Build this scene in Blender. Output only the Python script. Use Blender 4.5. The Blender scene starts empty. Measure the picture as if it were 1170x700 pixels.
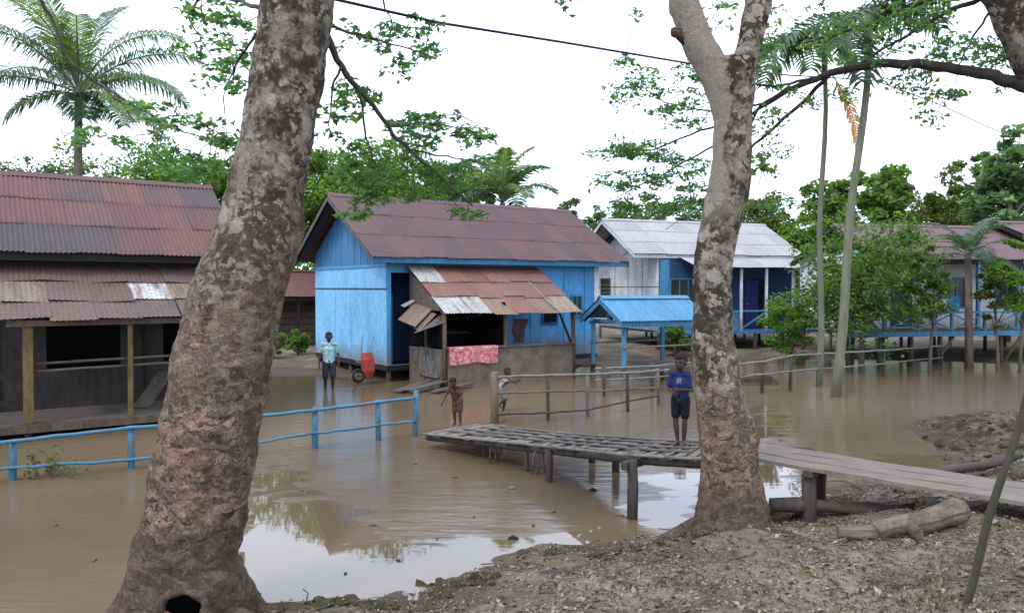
import bpy, math, random
import numpy as np
from mathutils import Vector, Matrix, noise as mnoise
R = math.radians
rng = np.random.default_rng(7)
random.seed(7)
SC = bpy.context.scene
COL = SC.collection

# ------------------------------------------------------------------ camera, sky, sun, exposure
CAM_H, F, CX, CY, HOR = 2.6, 900.0, 585.0, 350.0, 328.0
PITCH = math.atan((CY - HOR) / F)
cam = bpy.data.cameras.new('camera')
cam.sensor_width = 36.0
cam.lens = 36.0 * F / 1170.0
cam.clip_start, cam.clip_end = 0.05, 2000.0
camo = bpy.data.objects.new('camera', cam)
camo.location = (0, 0, CAM_H)
camo.rotation_euler = (R(90) - PITCH, 0, 0)
COL.objects.link(camo)
SC.camera = camo

SUN_EL, SUN_AZ = R(52), R(215)          # azimuth clockwise from +Y: behind the camera, to its left
world = bpy.data.worlds.new('World')
SC.world = world
world.use_nodes = True
wt = world.node_tree
wt.nodes.clear()
w_out = wt.nodes.new('ShaderNodeOutputWorld')
w_bg = wt.nodes.new('ShaderNodeBackground')
w_bg.inputs['Strength'].default_value = 0.12
w_sky = wt.nodes.new('ShaderNodeTexSky')
w_sky.sky_type = 'NISHITA'
w_sky.sun_disc = False
w_sky.sun_elevation = SUN_EL
w_sky.sun_rotation = SUN_AZ
w_sky.dust_density = 3.0
w_tc = wt.nodes.new('ShaderNodeTexCoord')
w_no = wt.nodes.new('ShaderNodeTexNoise')
w_no.inputs['Scale'].default_value = 2.2
w_no.inputs['Detail'].default_value = 5
w_rp = wt.nodes.new('ShaderNodeValToRGB')
w_rp.color_ramp.elements[0].position = 0.3
w_rp.color_ramp.elements[0].color = (10.8, 12.5, 16.2, 1)
w_rp.color_ramp.elements[1].position = 0.7
w_rp.color_ramp.elements[1].color = (13.8, 15.3, 18.2, 1)
w_mx = wt.nodes.new('ShaderNodeMix')
w_mx.data_type = 'RGBA'
w_mx.inputs[0].default_value = 0.9
wt.links.new(w_tc.outputs['Generated'], w_no.inputs['Vector'])
wt.links.new(w_no.outputs['Fac'], w_rp.inputs['Fac'])
wt.links.new(w_sky.outputs['Color'], w_mx.inputs[6])
wt.links.new(w_rp.outputs['Color'], w_mx.inputs[7])
wt.links.new(w_mx.outputs[2], w_bg.inputs['Color'])
wt.links.new(w_bg.outputs['Background'], w_out.inputs['Surface'])

sun = bpy.data.lights.new('sun', 'SUN')
sun.energy = 1.5
sun.angle = R(12)
sun.color = (1.0, 0.96, 0.9)
suno = bpy.data.objects.new('sun', sun)
sd = Vector((math.sin(SUN_AZ) * math.cos(SUN_EL), math.cos(SUN_AZ) * math.cos(SUN_EL), math.sin(SUN_EL)))
suno.rotation_euler = (-sd).to_track_quat('-Z', 'Y').to_euler()
suno.location = sd * 60
COL.objects.link(suno)

SC.view_settings.view_transform = 'Standard'
SC.view_settings.look = 'None'
SC.view_settings.exposure = 0.42
SC.view_settings.gamma = 1.0
SC.view_settings.use_curve_mapping = False

# ------------------------------------------------------------------ helpers
CP, SP = math.cos(PITCH), math.sin(PITCH)

def ray(px, py):
    a, b = (px - CX) / F, (CY - py) / F
    return Vector((a, CP + b * SP, b * CP - SP))

def W(px, py, d):
    """the point seen at a pixel, at distance d along the view's ground direction"""
    r = ray(px, py)
    return Vector((0, 0, CAM_H)) + r * (d / r.y)

def G(px, py, z=0.0):
    """the point seen at a pixel on the level z"""
    r = ray(px, py)
    return Vector((0, 0, CAM_H)) + r * ((z - CAM_H) / r.z)

def tag(o, label=None, cat=None, group=None, kind=None):
    if label: o['label'] = label
    if cat: o['category'] = cat
    if group: o['group'] = group
    if kind: o['kind'] = kind
    return o

def empty(name, loc, rz=0.0, label=None, cat=None, group=None):
    o = bpy.data.objects.new(name, None)
    o.location = loc
    o.rotation_euler = (0, 0, rz)
    o.empty_display_size = 0.2
    COL.objects.link(o)
    return tag(o, label, cat, group)

class MB:
    def __init__(s):
        s.v, s.f, s.m, s.r, s.uv, s.cur, s.rnd, s.smooth = [], [], [], [], [], 0, 0.0, []
    def vert(s, p, r=None, uv=(0, 0)):
        s.v.append(tuple(p)); s.r.append(s.rnd if r is None else r); s.uv.append(uv)
        return len(s.v) - 1
    def face(s, idx, sm=False):
        s.f.append(tuple(idx)); s.m.append(s.cur); s.smooth.append(sm)
    def poly(s, pts):
        s.face([s.vert(p) for p in pts]); return s
    def prism(s, pts, ext):
        """a flat polygon pushed along ext"""
        ext = Vector(ext); n = len(pts)
        a = [s.vert(Vector(p)) for p in pts]; b = [s.vert(Vector(p) + ext) for p in pts]
        s.face(a[::-1]); s.face(b)
        for i in range(n): s.face((a[i], a[(i + 1) % n], b[(i + 1) % n], b[i]))
        return s
    def box(s, lo, hi, jit=0.0):
        x0, y0, z0 = lo; x1, y1, z1 = hi
        c = [(x0, y0, z0), (x1, y0, z0), (x1, y1, z0), (x0, y1, z0), (x0, y0, z1), (x1, y0, z1), (x1, y1, z1), (x0, y1, z1)]
        i = [s.vert([q + random.uniform(-jit, jit) for q in p]) for p in c]
        for f in ((3, 2, 1, 0), (4, 5, 6, 7), (0, 1, 5, 4), (1, 2, 6, 5), (2, 3, 7, 6), (3, 0, 4, 7)):
            s.face([i[k] for k in f])
        return s
    def bar(s, a, b, w, h, up=(0, 0, 1)):
        """a squared bar from a to b, w wide and h high"""
        a, b, up = Vector(a), Vector(b), Vector(up)
        d = (b - a).normalized()
        if abs(d.dot(up)) > 0.95: up = Vector((0, 1, 0))
        sx = d.cross(up).normalized(); uz = sx.cross(d)
        c = []
        for e in (a, b):
            for (i, j) in ((-1, -1), (1, -1), (1, 1), (-1, 1)):
                c.append(s.vert(e + sx * (i * w / 2) + uz * (j * h / 2)))
        for f in ((3, 2, 1, 0), (4, 5, 6, 7), (0, 1, 5, 4), (1, 2, 6, 5), (2, 3, 7, 6), (3, 0, 4, 7)):
            s.face([c[k] for k in f])
        return s
    def tube(s, pts, rad, n=8, wob=0.0, seed=0, cap=True):
        pts = [Vector(p) for p in pts]
        if not hasattr(rad, '__len__'): rad = [rad] * len(pts)
        t = (pts[1] - pts[0]).normalized()
        ref = Vector((0, 0, 1)) if abs(t.z) < 0.9 else Vector((1, 0, 0))
        nx = t.cross(ref).normalized()
        rings = []
        for i, p in enumerate(pts):
            t = (pts[min(i + 1, len(pts) - 1)] - pts[max(i - 1, 0)]).normalized()
            nx = (nx - t * nx.dot(t)).normalized(); ny = t.cross(nx)
            ring = []
            for k in range(n):
                a = 2 * math.pi * k / n
                r = rad[i]
                if wob: r *= 1 + wob * mnoise.noise(Vector((p.x * 3 + math.cos(a) + seed, p.y * 3 + math.sin(a), p.z * 3)))
                ring.append(s.vert(p + (nx * math.cos(a) + ny * math.sin(a)) * r, uv=(k / n, i)))
            rings.append(ring)
        for i in range(len(rings) - 1):
            for k in range(n):
                s.face((rings[i][k], rings[i][(k + 1) % n], rings[i + 1][(k + 1) % n], rings[i + 1][k]), True)
        if cap:
            s.face(rings[0][::-1]); s.face(rings[-1])
        return s
    def ball(s, c, r, n=10, m=7):
        c = Vector(c)
        if not hasattr(r, '__len__'): r = (r, r, r)
        top = s.vert(c + Vector((0, 0, r[2]))); bot = s.vert(c - Vector((0, 0, r[2])))
        rows = []
        for i in range(1, m):
            th = math.pi * i / m
            rows.append([s.vert(c + Vector((r[0] * math.sin(th) * math.cos(2 * math.pi * k / n), r[1] * math.sin(th) * math.sin(2 * math.pi * k / n), r[2] * math.cos(th)))) for k in range(n)])
        for k in range(n):
            s.face((top, rows[0][k], rows[0][(k + 1) % n]), True)
            s.face((bot, rows[-1][(k + 1) % n], rows[-1][k]), True)
            for i in range(len(rows) - 1):
                s.face((rows[i][k], rows[i + 1][k], rows[i + 1][(k + 1) % n], rows[i][(k + 1) % n]), True)
        return s
    def build(s, name, mats, parent=None, loc=None):
        me = bpy.data.meshes.new(name)
        me.from_pydata(s.v, [], s.f)
        if not isinstance(mats, (list, tuple)): mats = [mats]
        for m in mats: me.materials.append(m)
        me.polygons.foreach_set('material_index', s.m)
        me.polygons.foreach_set('use_smooth', s.smooth)
        at = me.attributes.new('rnd', 'FLOAT', 'POINT')
        at.data.foreach_set('value', s.r)
        uvl = me.uv_layers.new(name='UVMap')
        li = np.empty(len(me.loops), dtype=np.int32); me.loops.foreach_get('vertex_index', li)
        uvl.data.foreach_set('uv', np.array(s.uv, dtype=np.float32)[li].ravel())
        me.update()
        o = bpy.data.objects.new(name, me)
        COL.objects.link(o)
        if parent: o.parent = parent
        if loc is not None: o.location = loc
        return o

def np_mesh(name, verts, faces, rnd, mat, parent=None):
    """verts (N,3), quads (M,4), a random value per vertex"""
    me = bpy.data.meshes.new(name)
    n, m = len(verts), len(faces)
    me.vertices.add(n); me.vertices.foreach_set('co', np.asarray(verts, dtype=np.float32).ravel())
    me.loops.add(m * 4); me.loops.foreach_set('vertex_index', np.asarray(faces, dtype=np.int32).ravel())
    me.polygons.add(m); me.polygons.foreach_set('loop_start', np.arange(0, m * 4, 4, dtype=np.int32))
    at = me.attributes.new('rnd', 'FLOAT', 'POINT'); at.data.foreach_set('value', np.asarray(rnd, dtype=np.float32))
    me.materials.append(mat)
    me.update(calc_edges=True); me.validate()
    o = bpy.data.objects.new(name, me); COL.objects.link(o)
    if parent: o.parent = parent
    return o

def unit(a): return a / np.maximum(np.linalg.norm(a, axis=1, keepdims=True), 1e-9)

def leaf_quads(cen, L, wd, up=0.5, fold=0.25, dirs=None, droop=0.0):
    """one diamond leaf per centre: returns verts, faces"""
    n = len(cen)
    L = np.broadcast_to(L, (n,))[:, None]; wd = np.broadcast_to(wd, (n,))[:, None]
    d = rng.normal(size=(n, 3)) if dirs is None else dirs + rng.normal(size=(n, 3)) * 0.35
    if dirs is None: d[:, 2] *= (1 - up)
    d[:, 2] -= droop
    d = unit(d)
    nr = rng.normal(size=(n, 3)) * (1 - up) + np.array([0, 0, 1.0]) * up
    s = unit(np.cross(d, nr)); nr = np.cross(s, d)
    v = np.empty((n, 4, 3))
    v[:, 0] = cen - d * L / 2
    v[:, 1] = cen + s * wd / 2 + nr * wd * fold
    v[:, 2] = cen + d * L / 2 - nr * L * 0.1
    v[:, 3] = cen - s * wd / 2 + nr * wd * fold
    f = np.arange(n * 4).reshape(n, 4)
    return v.reshape(-1, 3), f

def leaves_obj(name, cen, L, wd, mat, parent=None, rnd=None, **kw):
    cen = np.asarray(cen)
    v, f = leaf_quads(cen, L, wd, **kw)
    if rnd is None: rnd = rng.random(len(cen))
    return np_mesh(name, v, f, np.repeat(rnd, 4), mat, parent)

# ------------------------------------------------------------------ materials
def nmat(name):
    m = bpy.data.materials.new(name); m.use_nodes = True
    nt = m.node_tree; b = nt.nodes['Principled BSDF']
    return m, nt, b

def node(nt, typ, ins=None, **props):
    n = nt.nodes.new(typ)
    for k, v in props.items(): setattr(n, k, v)
    for k, v in (ins or {}).items():
        if isinstance(v, bpy.types.NodeSocket): nt.links.new(v, n.inputs[k])
        else: n.inputs[k].default_value = v
    return n

def c4(c): return (c[0], c[1], c[2], 1.0)

def ramp(nt, fac, stops, interp='LINEAR'):
    n = nt.nodes.new('ShaderNodeValToRGB'); cr = n.color_ramp; cr.interpolation = interp
    while len(cr.elements) < len(stops): cr.elements.new(0.5)
    for e, (p, c) in zip(cr.elements, stops):
        e.position = p; e.color = c4(c) if hasattr(c, '__len__') else (c, c, c, 1)
    nt.links.new(fac, n.inputs['Fac'])
    return n.outputs['Color']

def mix(nt, fac, a, b, blend='MIX'):
    n = nt.nodes.new('ShaderNodeMix'); n.data_type = 'RGBA'; n.blend_type = blend
    for i, v in ((0, fac), (6, a), (7, b)):
        if isinstance(v, bpy.types.NodeSocket): nt.links.new(v, n.inputs[i])
        elif i == 0: n.inputs[0].default_value = v
        else: n.inputs[i].default_value = c4(v)
    return n.outputs[2]

def coords(nt, scale=(1, 1, 1), kind='Object'):
    tc = nt.nodes.new('ShaderNodeTexCoord')
    mp = node(nt, 'ShaderNodeMapping', {'Vector': tc.outputs[kind], 'Scale': scale})
    return mp.outputs['Vector']

def noise_(nt, vec, scale, detail=4, rough=0.55):
    return node(nt, 'ShaderNodeTexNoise', {'Vector': vec, 'Scale': scale, 'Detail': detail, 'Roughness': rough}).outputs['Fac']

def bump(nt, b, h, strength, dist=0.01):
    n = node(nt, 'ShaderNodeBump', {'Height': h, 'Strength': strength, 'Distance': dist})
    nt.links.new(n.outputs['Normal'], b.inputs['Normal'])

def weathered(name, c, stain, scale=(1, 1, 1), ns=3.0, lo=0.42, hi=0.68, rough=0.75, bs=0.3, dirt=None, spec=0.3):
    """a base colour worn through to a second colour in noise patches"""
    m, nt, b = nmat(name)
    v = coords(nt, scale)
    f = ramp(nt, noise_(nt, v, ns, 6, 0.65), [(lo, 0.0), (hi, 1.0)])
    col = mix(nt, f, c, stain)
    f2 = ramp(nt, noise_(nt, v, ns * 7, 3), [(0.3, 0.75), (0.7, 1.15)])
    col = mix(nt, 1.0, col, f2, 'MULTIPLY')
    if dirt:                                   # mud left by the water, with a ragged upper edge, and scuffed paint
        oc = coords(nt); sz = node(nt, 'ShaderNodeSeparateXYZ', {0: oc})
        zz = node(nt, 'ShaderNodeMath', {0: sz.outputs['Z'], 1: node(nt, 'ShaderNodeMath', {0: noise_(nt, oc, 2.5, 6, .7), 1: .9}, operation='MULTIPLY').outputs[0]}, operation='SUBTRACT').outputs[0]
        col = mix(nt, node(nt, 'ShaderNodeMapRange', {0: zz, 1: dirt[0], 2: dirt[1], 3: .7, 4: 0.0}).outputs[0], col, (.15, .12, .09))
        run = ramp(nt, noise_(nt, node(nt, 'ShaderNodeMapping', {'Vector': oc, 'Scale': (7, 7, .5)}).outputs[0], 1.4, 6, .7), [(.55, 0.0), (.75, .45)])
        col = mix(nt, run, col, (.10, .13, .15))
    nt.links.new(col, b.inputs['Base Color'])
    b.inputs['Roughness'].default_value = rough
    b.inputs['Specular IOR Level'].default_value = spec
    bump(nt, b, noise_(nt, v, ns * 9, 4), bs, 0.01)
    return m

def flat(name, c, rough=0.6, spec=0.3):
    return weathered(name, c, tuple(x * 0.8 for x in c), ns=8, rough=rough, bs=0.05, spec=spec)

def tin(name, stops, rust=(0.13, 0.06, 0.035), amount=0.5, dark=(0.05, 0.04, 0.04), rough=0.65, metal=0.0):
    """old corrugated sheets: a colour for each sheet, long rust runs down the slope"""
    m, nt, b = nmat(name)
    at = node(nt, 'ShaderNodeAttribute', attribute_name='rnd')
    col = ramp(nt, at.outputs['Fac'], stops, 'LINEAR')
    v = coords(nt, (5.0, 0.7, 1), 'UV')
    n1 = ramp(nt, noise_(nt, v, 1.2, 6, 0.7), [(0.60 - amount * 0.28, 0.0), (0.78 - amount * 0.2, 1.0)])
    col = mix(nt, n1, col, rust)
    v2 = coords(nt, (1.0, 1.0, 1), 'UV')
    n2 = ramp(nt, noise_(nt, v2, 0.8, 7, 0.7), [(0.5, 0.0), (0.72, 0.75)])
    col = mix(nt, n2, col, dark)
    n3 = ramp(nt, noise_(nt, v2, 14, 3), [(0.3, 0.7), (0.7, 1.2)])
    col = mix(nt, 1.0, col, n3, 'MULTIPLY')
    nt.links.new(col, b.inputs['Base Color'])
    b.inputs['Roughness'].default_value = rough
    b.inputs['Metallic'].default_value = metal
    bump(nt, b, noise_(nt, v2, 25, 3), 0.15, 0.01)
    return m

def leafmat(name, stops, trans=0.35, rough=0.5):
    m, nt, b = nmat(name)
    at = node(nt, 'ShaderNodeAttribute', attribute_name='rnd')
    col = ramp(nt, at.outputs['Fac'], stops)
    nt.links.new(col, b.inputs['Base Color'])
    b.inputs['Roughness'].default_value = rough
    b.inputs['Specular IOR Level'].default_value = 0.3
    tr = node(nt, 'ShaderNodeBsdfTranslucent')
    br = mix(nt, 1.0, col, (1.5, 1.7, 0.8), 'MULTIPLY')
    nt.links.new(br, tr.inputs['Color'])
    ms = node(nt, 'ShaderNodeMixShader', {0: trans, 1: b.outputs[0], 2: tr.outputs[0]})
    nt.links.new(ms.outputs[0], nt.nodes['Material Output'].inputs['Surface'])
    return m

M = {}
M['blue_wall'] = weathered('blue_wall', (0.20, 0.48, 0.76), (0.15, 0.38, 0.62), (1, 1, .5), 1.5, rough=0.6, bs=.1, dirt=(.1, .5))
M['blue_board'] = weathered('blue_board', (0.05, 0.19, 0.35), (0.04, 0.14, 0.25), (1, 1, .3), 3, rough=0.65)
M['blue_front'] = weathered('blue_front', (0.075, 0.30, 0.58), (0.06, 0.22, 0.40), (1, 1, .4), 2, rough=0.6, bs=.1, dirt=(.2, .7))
M['navy'] = weathered('navy', (0.025, 0.07, 0.16), (0.02, 0.05, 0.11), (1, 1, .4), 3)
M['blue_paint'] = weathered('blue_paint', (0.048, 0.165, 0.25), (0.10, 0.095, 0.085), (1, 1, 1), 5, lo=.48, hi=.66, rough=.55)
M['blue_light'] = weathered('blue_light', (0.06, 0.23, 0.40), (0.05, 0.14, 0.23), (1, 1, .5), 5, lo=.46, hi=.68, rough=.65, dirt=(-.3, .2))
M['white_wall'] = weathered('white_wall', (0.62, 0.65, 0.68), (0.42, 0.43, 0.43), (1, 1, .35), 2.5, rough=.7, dirt=(.6, 1.1))
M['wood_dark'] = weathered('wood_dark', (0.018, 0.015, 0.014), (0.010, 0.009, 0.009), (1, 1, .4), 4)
M['wood_grey'] = weathered('wood_grey', (0.12, 0.10, 0.085), (0.05, 0.04, 0.035), (.6, 3, 3), 4)
M['wood_brown'] = weathered('wood_brown', (0.11, 0.075, 0.05), (0.05, 0.035, 0.028), (2, 2, .6), 4)
M['wood_yellow'] = weathered('wood_yellow', (0.17, 0.11, 0.045), (0.07, 0.045, 0.025), (2, 2, .5), 4)
M['plank'] = weathered('plank', (0.21, 0.178, 0.148), (0.09, 0.074, 0.062), (3, .8, 1), 4, lo=.38, hi=.7)
M['plank_pale'] = weathered('plank_pale', (0.19, 0.15, 0.125), (0.11, 0.085, 0.07), (1, 5, 1), 3, lo=.4, hi=.75)
M['stilt'] = weathered('stilt', (0.07, 0.055, 0.045), (0.03, 0.025, 0.02), (3, 3, .7), 4)
M['bamboo'] = weathered('bamboo', (0.19, 0.175, 0.15), (0.10, 0.088, 0.072), (2, 2, 2), 3)
M['rail_wood'] = weathered('rail_wood', (0.15, 0.115, 0.07), (0.07, 0.055, 0.04), (3, 3, .7), 4)
M['concrete'] = weathered('concrete', (0.17, 0.135, 0.10), (0.09, 0.07, 0.052), (1, 1, 1), 2.5, lo=.4, hi=.7, rough=.9)
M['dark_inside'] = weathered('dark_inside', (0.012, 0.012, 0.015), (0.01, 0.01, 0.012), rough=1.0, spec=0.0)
M['black_rubber'] = flat('black_rubber', (0.012, 0.012, 0.012), .5)
M['red_metal'] = weathered('red_metal', (0.34, 0.045, 0.03), (0.13, 0.035, 0.025), ns=7, rough=.6)
M['steel'] = flat('steel', (0.22, 0.22, 0.23), .4)
M['roof_red'] = tin('roof_red', [(0, (.075, .032, .034)), (.35, (.098, .040, .040)), (.7, (.07, .036, .040)), (.88, (.11, .05, .042)), (1, (.05, .034, .038))], rust=(.065, .034, .032), amount=.5, dark=(.035, .028, .031))
M['roof_left'] = tin('roof_left', [(0, (.095, .030, .028)), (.4, (.13, .040, .034)), (.65, (.065, .034, .034)), (.85, (.036, .031, .034)), (1, (.145, .048, .036))], rust=(.065, .032, .03), amount=.5, dark=(.03, .026, .029))
M['awning_rust'] = tin('awning_rust', [(0, (.15, .06, .05)), (.35, (.19, .085, .06)), (.55, (.14, .07, .065)), (.75, (.20, .13, .08)), (.9, (.28, .26, .23)), (1, (.36, .37, .36))], rust=(.15, .065, .03), amount=.42, dark=(.07, .05, .045))
M['awning_left'] = tin('awning_left', [(0, (.075, .05, .048)), (.4, (.11, .064, .054)), (.65, (.09, .068, .062)), (.85, (.21, .16, .11)), (1, (.40, .40, .38))], rust=(.12, .065, .042), amount=.6, dark=(.045, .036, .034))
M['roof_white'] = tin('roof_white', [(0, (.26, .255, .255)), (.5, (.32, .315, .31)), (1, (.22, .22, .225))], rust=(.24, .22, .20), amount=.35, dark=(.2, .2, .2))
M['roof_blue'] = tin('roof_blue', [(0, (.03, .17, .31)), (1, (.04, .21, .38))], rust=(.04, .12, .20), amount=.5, dark=(.035, .13, .22), rough=.5)
M['roof_mauve'] = tin('roof_mauve', [(0, (.12, .06, .065)), (.6, (.15, .072, .076)), (1, (.10, .057, .065))], rust=(.10, .055, .053), amount=.6, dark=(.07, .045, .05))
M['scrap'] = tin('scrap', [(0, (.13, .08, .06)), (.5, (.2, .17, .14)), (1, (.28, .28, .27))], rust=(.14, .065, .035), amount=.7, dark=(.06, .05, .045))
M['cable'] = flat('cable', (0.012, 0.012, 0.013), .5)

def bark(name, pale, mid, dark, white, zlow, zhigh, seed=0.0, low=((.33, .245, .18), (.06, .043, .033)), dark_foot=None, streak=False):
    """old trunk: scaly brown bark low down, moss-dark and lichen-pale blotches higher up"""
    m, nt, b = nmat(name)
    tc = nt.nodes.new('ShaderNodeTexCoord')
    off = node(nt, 'ShaderNodeVectorMath', {0: tc.outputs['Object'], 1: (seed, seed * .7, 0)}, operation='ADD').outputs[0]
    wn = node(nt, 'ShaderNodeTexNoise', {'Vector': off, 'Scale': 7.0, 'Detail': 7, 'Roughness': .65})
    wv = node(nt, 'ShaderNodeVectorMath', {0: wn.outputs['Color'], 1: (.30, .30, .30)}, operation='MULTIPLY').outputs[0]
    wp = node(nt, 'ShaderNodeVectorMath', {0: off, 1: wv}, operation='ADD').outputs[0]
    ring = node(nt, 'ShaderNodeMapping', {'Vector': wp, 'Scale': (1, 1, 3.6)}).outputs[0]
    n_mid = noise_(nt, off, 6.0, 8, .7)
    upc = ramp(nt, n_mid, [(.40, dark), (.47, mid), (.54, pale), (.66, pale)])
    def lichen(sc, r0, r1, gs, g0, g1):
        vor = node(nt, 'ShaderNodeTexVoronoi', {'Vector': wp, 'Scale': sc})
        sp_ = ramp(nt, vor.outputs['Distance'], [(r0, 1.0), (r1, 0.0)])
        gt = ramp(nt, noise_(nt, node(nt, 'ShaderNodeVectorMath', {0: off, 1: (sc, 0, 0)}, operation='ADD').outputs[0], gs, 4), [(g0, 0.0), (g1, 1.0)])
        return node(nt, 'ShaderNodeMath', {0: sp_, 1: gt}, operation='MULTIPLY').outputs[0]
    n_moss = ramp(nt, noise_(nt, off, 2.1, 7, .75), [(.47, 0.0), (.54, 0.92)])
    upc = mix(nt, n_moss, upc, dark)
    upc = mix(nt, lichen(5.5, .30, .37, 2.3, .46, .52), upc, white)
    upc = mix(nt, lichen(13, .34, .44, 3.0, .46, .52), upc, tuple(x * .85 for x in white))
    upc = mix(nt, lichen(16, .30, .42, 4.0, .52, .58), upc, dark)
    n_r = noise_(nt, ring, 7.5, 9, .78)
    loc_ = ramp(nt, n_r, [(.40, tuple(x * .6 for x in low[1])), (.455, low[1]), (.50, tuple(x * .75 for x in low[0])), (.54, low[0]), (.60, tuple(x * 1.7 for x in low[0]))])
    ck = node(nt, 'ShaderNodeTexVoronoi', {'Vector': node(nt, 'ShaderNodeMapping', {'Vector': wp, 'Scale': (1, 1, 1.5)}).outputs[0], 'Scale': 15.0}, feature='DISTANCE_TO_EDGE')
    crack = ramp(nt, ck.outputs['Distance'], [(.0, 1.0), (.07, 0.0)])
    cgate = ramp(nt, noise_(nt, off, 3.0, 5, .7), [(.42, 0.0), (.55, .8)])
    crack = node(nt, 'ShaderNodeMath', {0: crack, 1: cgate}, operation='MULTIPLY').outputs[0]
    loc_ = mix(nt, crack, loc_, (.035, .025, .019))
    n_p = ramp(nt, noise_(nt, off, 2.6, 7, .75), [(.47, 0.0), (.54, .8)])
    loc_ = mix(nt, n_p, loc_, ramp(nt, n_r, [(.42, (.06, .035, .026)), (.5, (.24, .145, .10)), (.58, (.50, .31, .21))]))
    n_g = ramp(nt, noise_(nt, off, 1.9, 7, .75), [(.52, 0.0), (.58, .75)])
    loc_ = mix(nt, n_g, loc_, mix(nt, n_r, (.035, .03, .02), (.13, .115, .075)))
    sep = node(nt, 'ShaderNodeSeparateXYZ', {0: tc.outputs['Object']})
    if streak:                                 # the smooth bare flank of the fork
        xs = node(nt, 'ShaderNodeMath', {0: sep.outputs['X'], 1: node(nt, 'ShaderNodeMath', {0: noise_(nt, off, 2.6, 6, .65), 1: .45}, operation='MULTIPLY').outputs[0]}, operation='ADD').outputs[0]
        sx_ = node(nt, 'ShaderNodeMapRange', {0: xs, 1: .10, 2: .13, 3: .9, 4: 0.0}).outputs[0]
        zx_ = node(nt, 'ShaderNodeMapRange', {0: sep.outputs['Z'], 1: 3.0, 2: 3.5}).outputs[0]
        upc = mix(nt, node(nt, 'ShaderNodeMath', {0: sx_, 1: zx_}, operation='MULTIPLY').outputs[0], upc, mix(nt, n_mid, (.36, .31, .25), (.56, .52, .45)))
    zz = node(nt, 'ShaderNodeMath', {0: sep.outputs['Z'], 1: node(nt, 'ShaderNodeMath', {0: n_mid, 1: 2.2}, operation='MULTIPLY').outputs[0]}, operation='ADD').outputs[0]
    zf = node(nt, 'ShaderNodeMapRange', {0: zz, 1: zlow + 1.1, 2: zhigh + 1.1}).outputs[0]
    if dark_foot:                                   # darker brown foot, ragged along its upper edge
        df = node(nt, 'ShaderNodeMapRange', {0: node(nt, 'ShaderNodeMath', {0: sep.outputs['Z'], 1: node(nt, 'ShaderNodeMath', {0: n_mid, 1: .5}, operation='MULTIPLY').outputs[0]}, operation='ADD').outputs[0], 1: dark_foot + .2, 2: dark_foot + .32, 3: .65, 4: 0.0}).outputs[0]
        loc_ = mix(nt, df, loc_, mix(nt, n_r, (.045, .036, .026), (.12, .092, .068)))
    col = mix(nt, zf, loc_, upc)
    fine = ramp(nt, noise_(nt, ring, 42, 5, .7), [(.40, .45), (.60, 1.45)])
    col = mix(nt, 1.0, col, fine, 'MULTIPLY')
    col = node(nt, 'ShaderNodeGamma', {'Color': col, 'Gamma': .80}).outputs[0]
    col = mix(nt, 1.0, col, (1.06, .98, .90), 'MULTIPLY')
    nt.links.new(col, b.inputs['Base Color'])
    b.inputs['Roughness'].default_value = .9
    b.inputs['Specular IOR Level'].default_value = .15
    n_r = node(nt, 'ShaderNodeMath', {0: n_r, 1: node(nt, 'ShaderNodeMath', {0: crack, 1: .6}, operation='MULTIPLY').outputs[0]}, operation='SUBTRACT').outputs[0]
    hh = node(nt, 'ShaderNodeMath', {0: n_r, 1: noise_(nt, ring, 40, 5, .7)}, operation='ADD').outputs[0]
    bump(nt, b, hh, 1.0, 0.045)
    return m

M['bark_near'] = bark('bark_near', (.34, .29, .23), (.17, .13, .095), (.04, .029, .022), (.52, .49, .43), 1.6, 3.4, dark_foot=.75)
M['bark_fork'] = bark('bark_fork', (.38, .34, .28), (.15, .115, .08), (.038, .03, .02), (.55, .52, .46), 1.1, 1.7, 3.3, low=((.36, .255, .175), (.075, .052, .038)), dark_foot=.62, streak=True)
M['bark_plain'] = weathered('bark_plain', (.15, .12, .095), (.06, .05, .04), (2, 2, .7), 4, rough=.9)
M['bark_dark'] = weathered('bark_dark', (.05, .042, .036), (.028, .024, .02), (2, 2, 1), 5, rough=.9)
M['bark_green'] = weathered('bark_green', (.155, .145, .105), (.09, .105, .06), (3, 3, .5), 3, rough=.85)
M['log'] = weathered('log', (.27, .215, .16), (.11, .08, .058), (1, 1, 1), 6, lo=.42, hi=.66, rough=.95, bs=1.0)
M['twig'] = weathered('twig', (.06, .05, .04), (.035, .03, .025), ns=6)

M['leaf_spray'] = leafmat('leaf_spray', [(0, (.06, .125, .065)), (.5, (.08, .165, .08)), (.85, (.13, .23, .07)), (1, (.22, .29, .05))], .6)
M['leaf_bright'] = leafmat('leaf_bright', [(0, (.06, .13, .025)), (.5, (.10, .20, .03)), (1, (.19, .28, .04))], .45)
M['leaf_mid'] = leafmat('leaf_mid', [(0, (.035, .08, .02)), (.5, (.08, .155, .03)), (1, (.18, .25, .05))], .45)
M['leaf_dark'] = leafmat('leaf_dark', [(0, (.035, .08, .03)), (.6, (.075, .15, .05)), (1, (.14, .22, .07))], .4)
M['leaf_olive'] = leafmat('leaf_olive', [(0, (.05, .08, .022)), (.5, (.09, .13, .03)), (1, (.16, .17, .04))], .35)
M['leaf_blue'] = leafmat('leaf_blue', [(0, (.045, .095, .045)), (.5, (.10, .18, .07)), (1, (.18, .27, .10))], .35)
M['frond'] = leafmat('frond', [(0, (.05, .10, .05)), (.5, (.08, .145, .065)), (1, (.16, .22, .085))], .4, .35)
M['frond_dark'] = leafmat('frond_dark', [(0, (.018, .045, .022)), (.5, (.03, .07, .03)), (1, (.06, .11, .04))], .3, .4)
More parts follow.
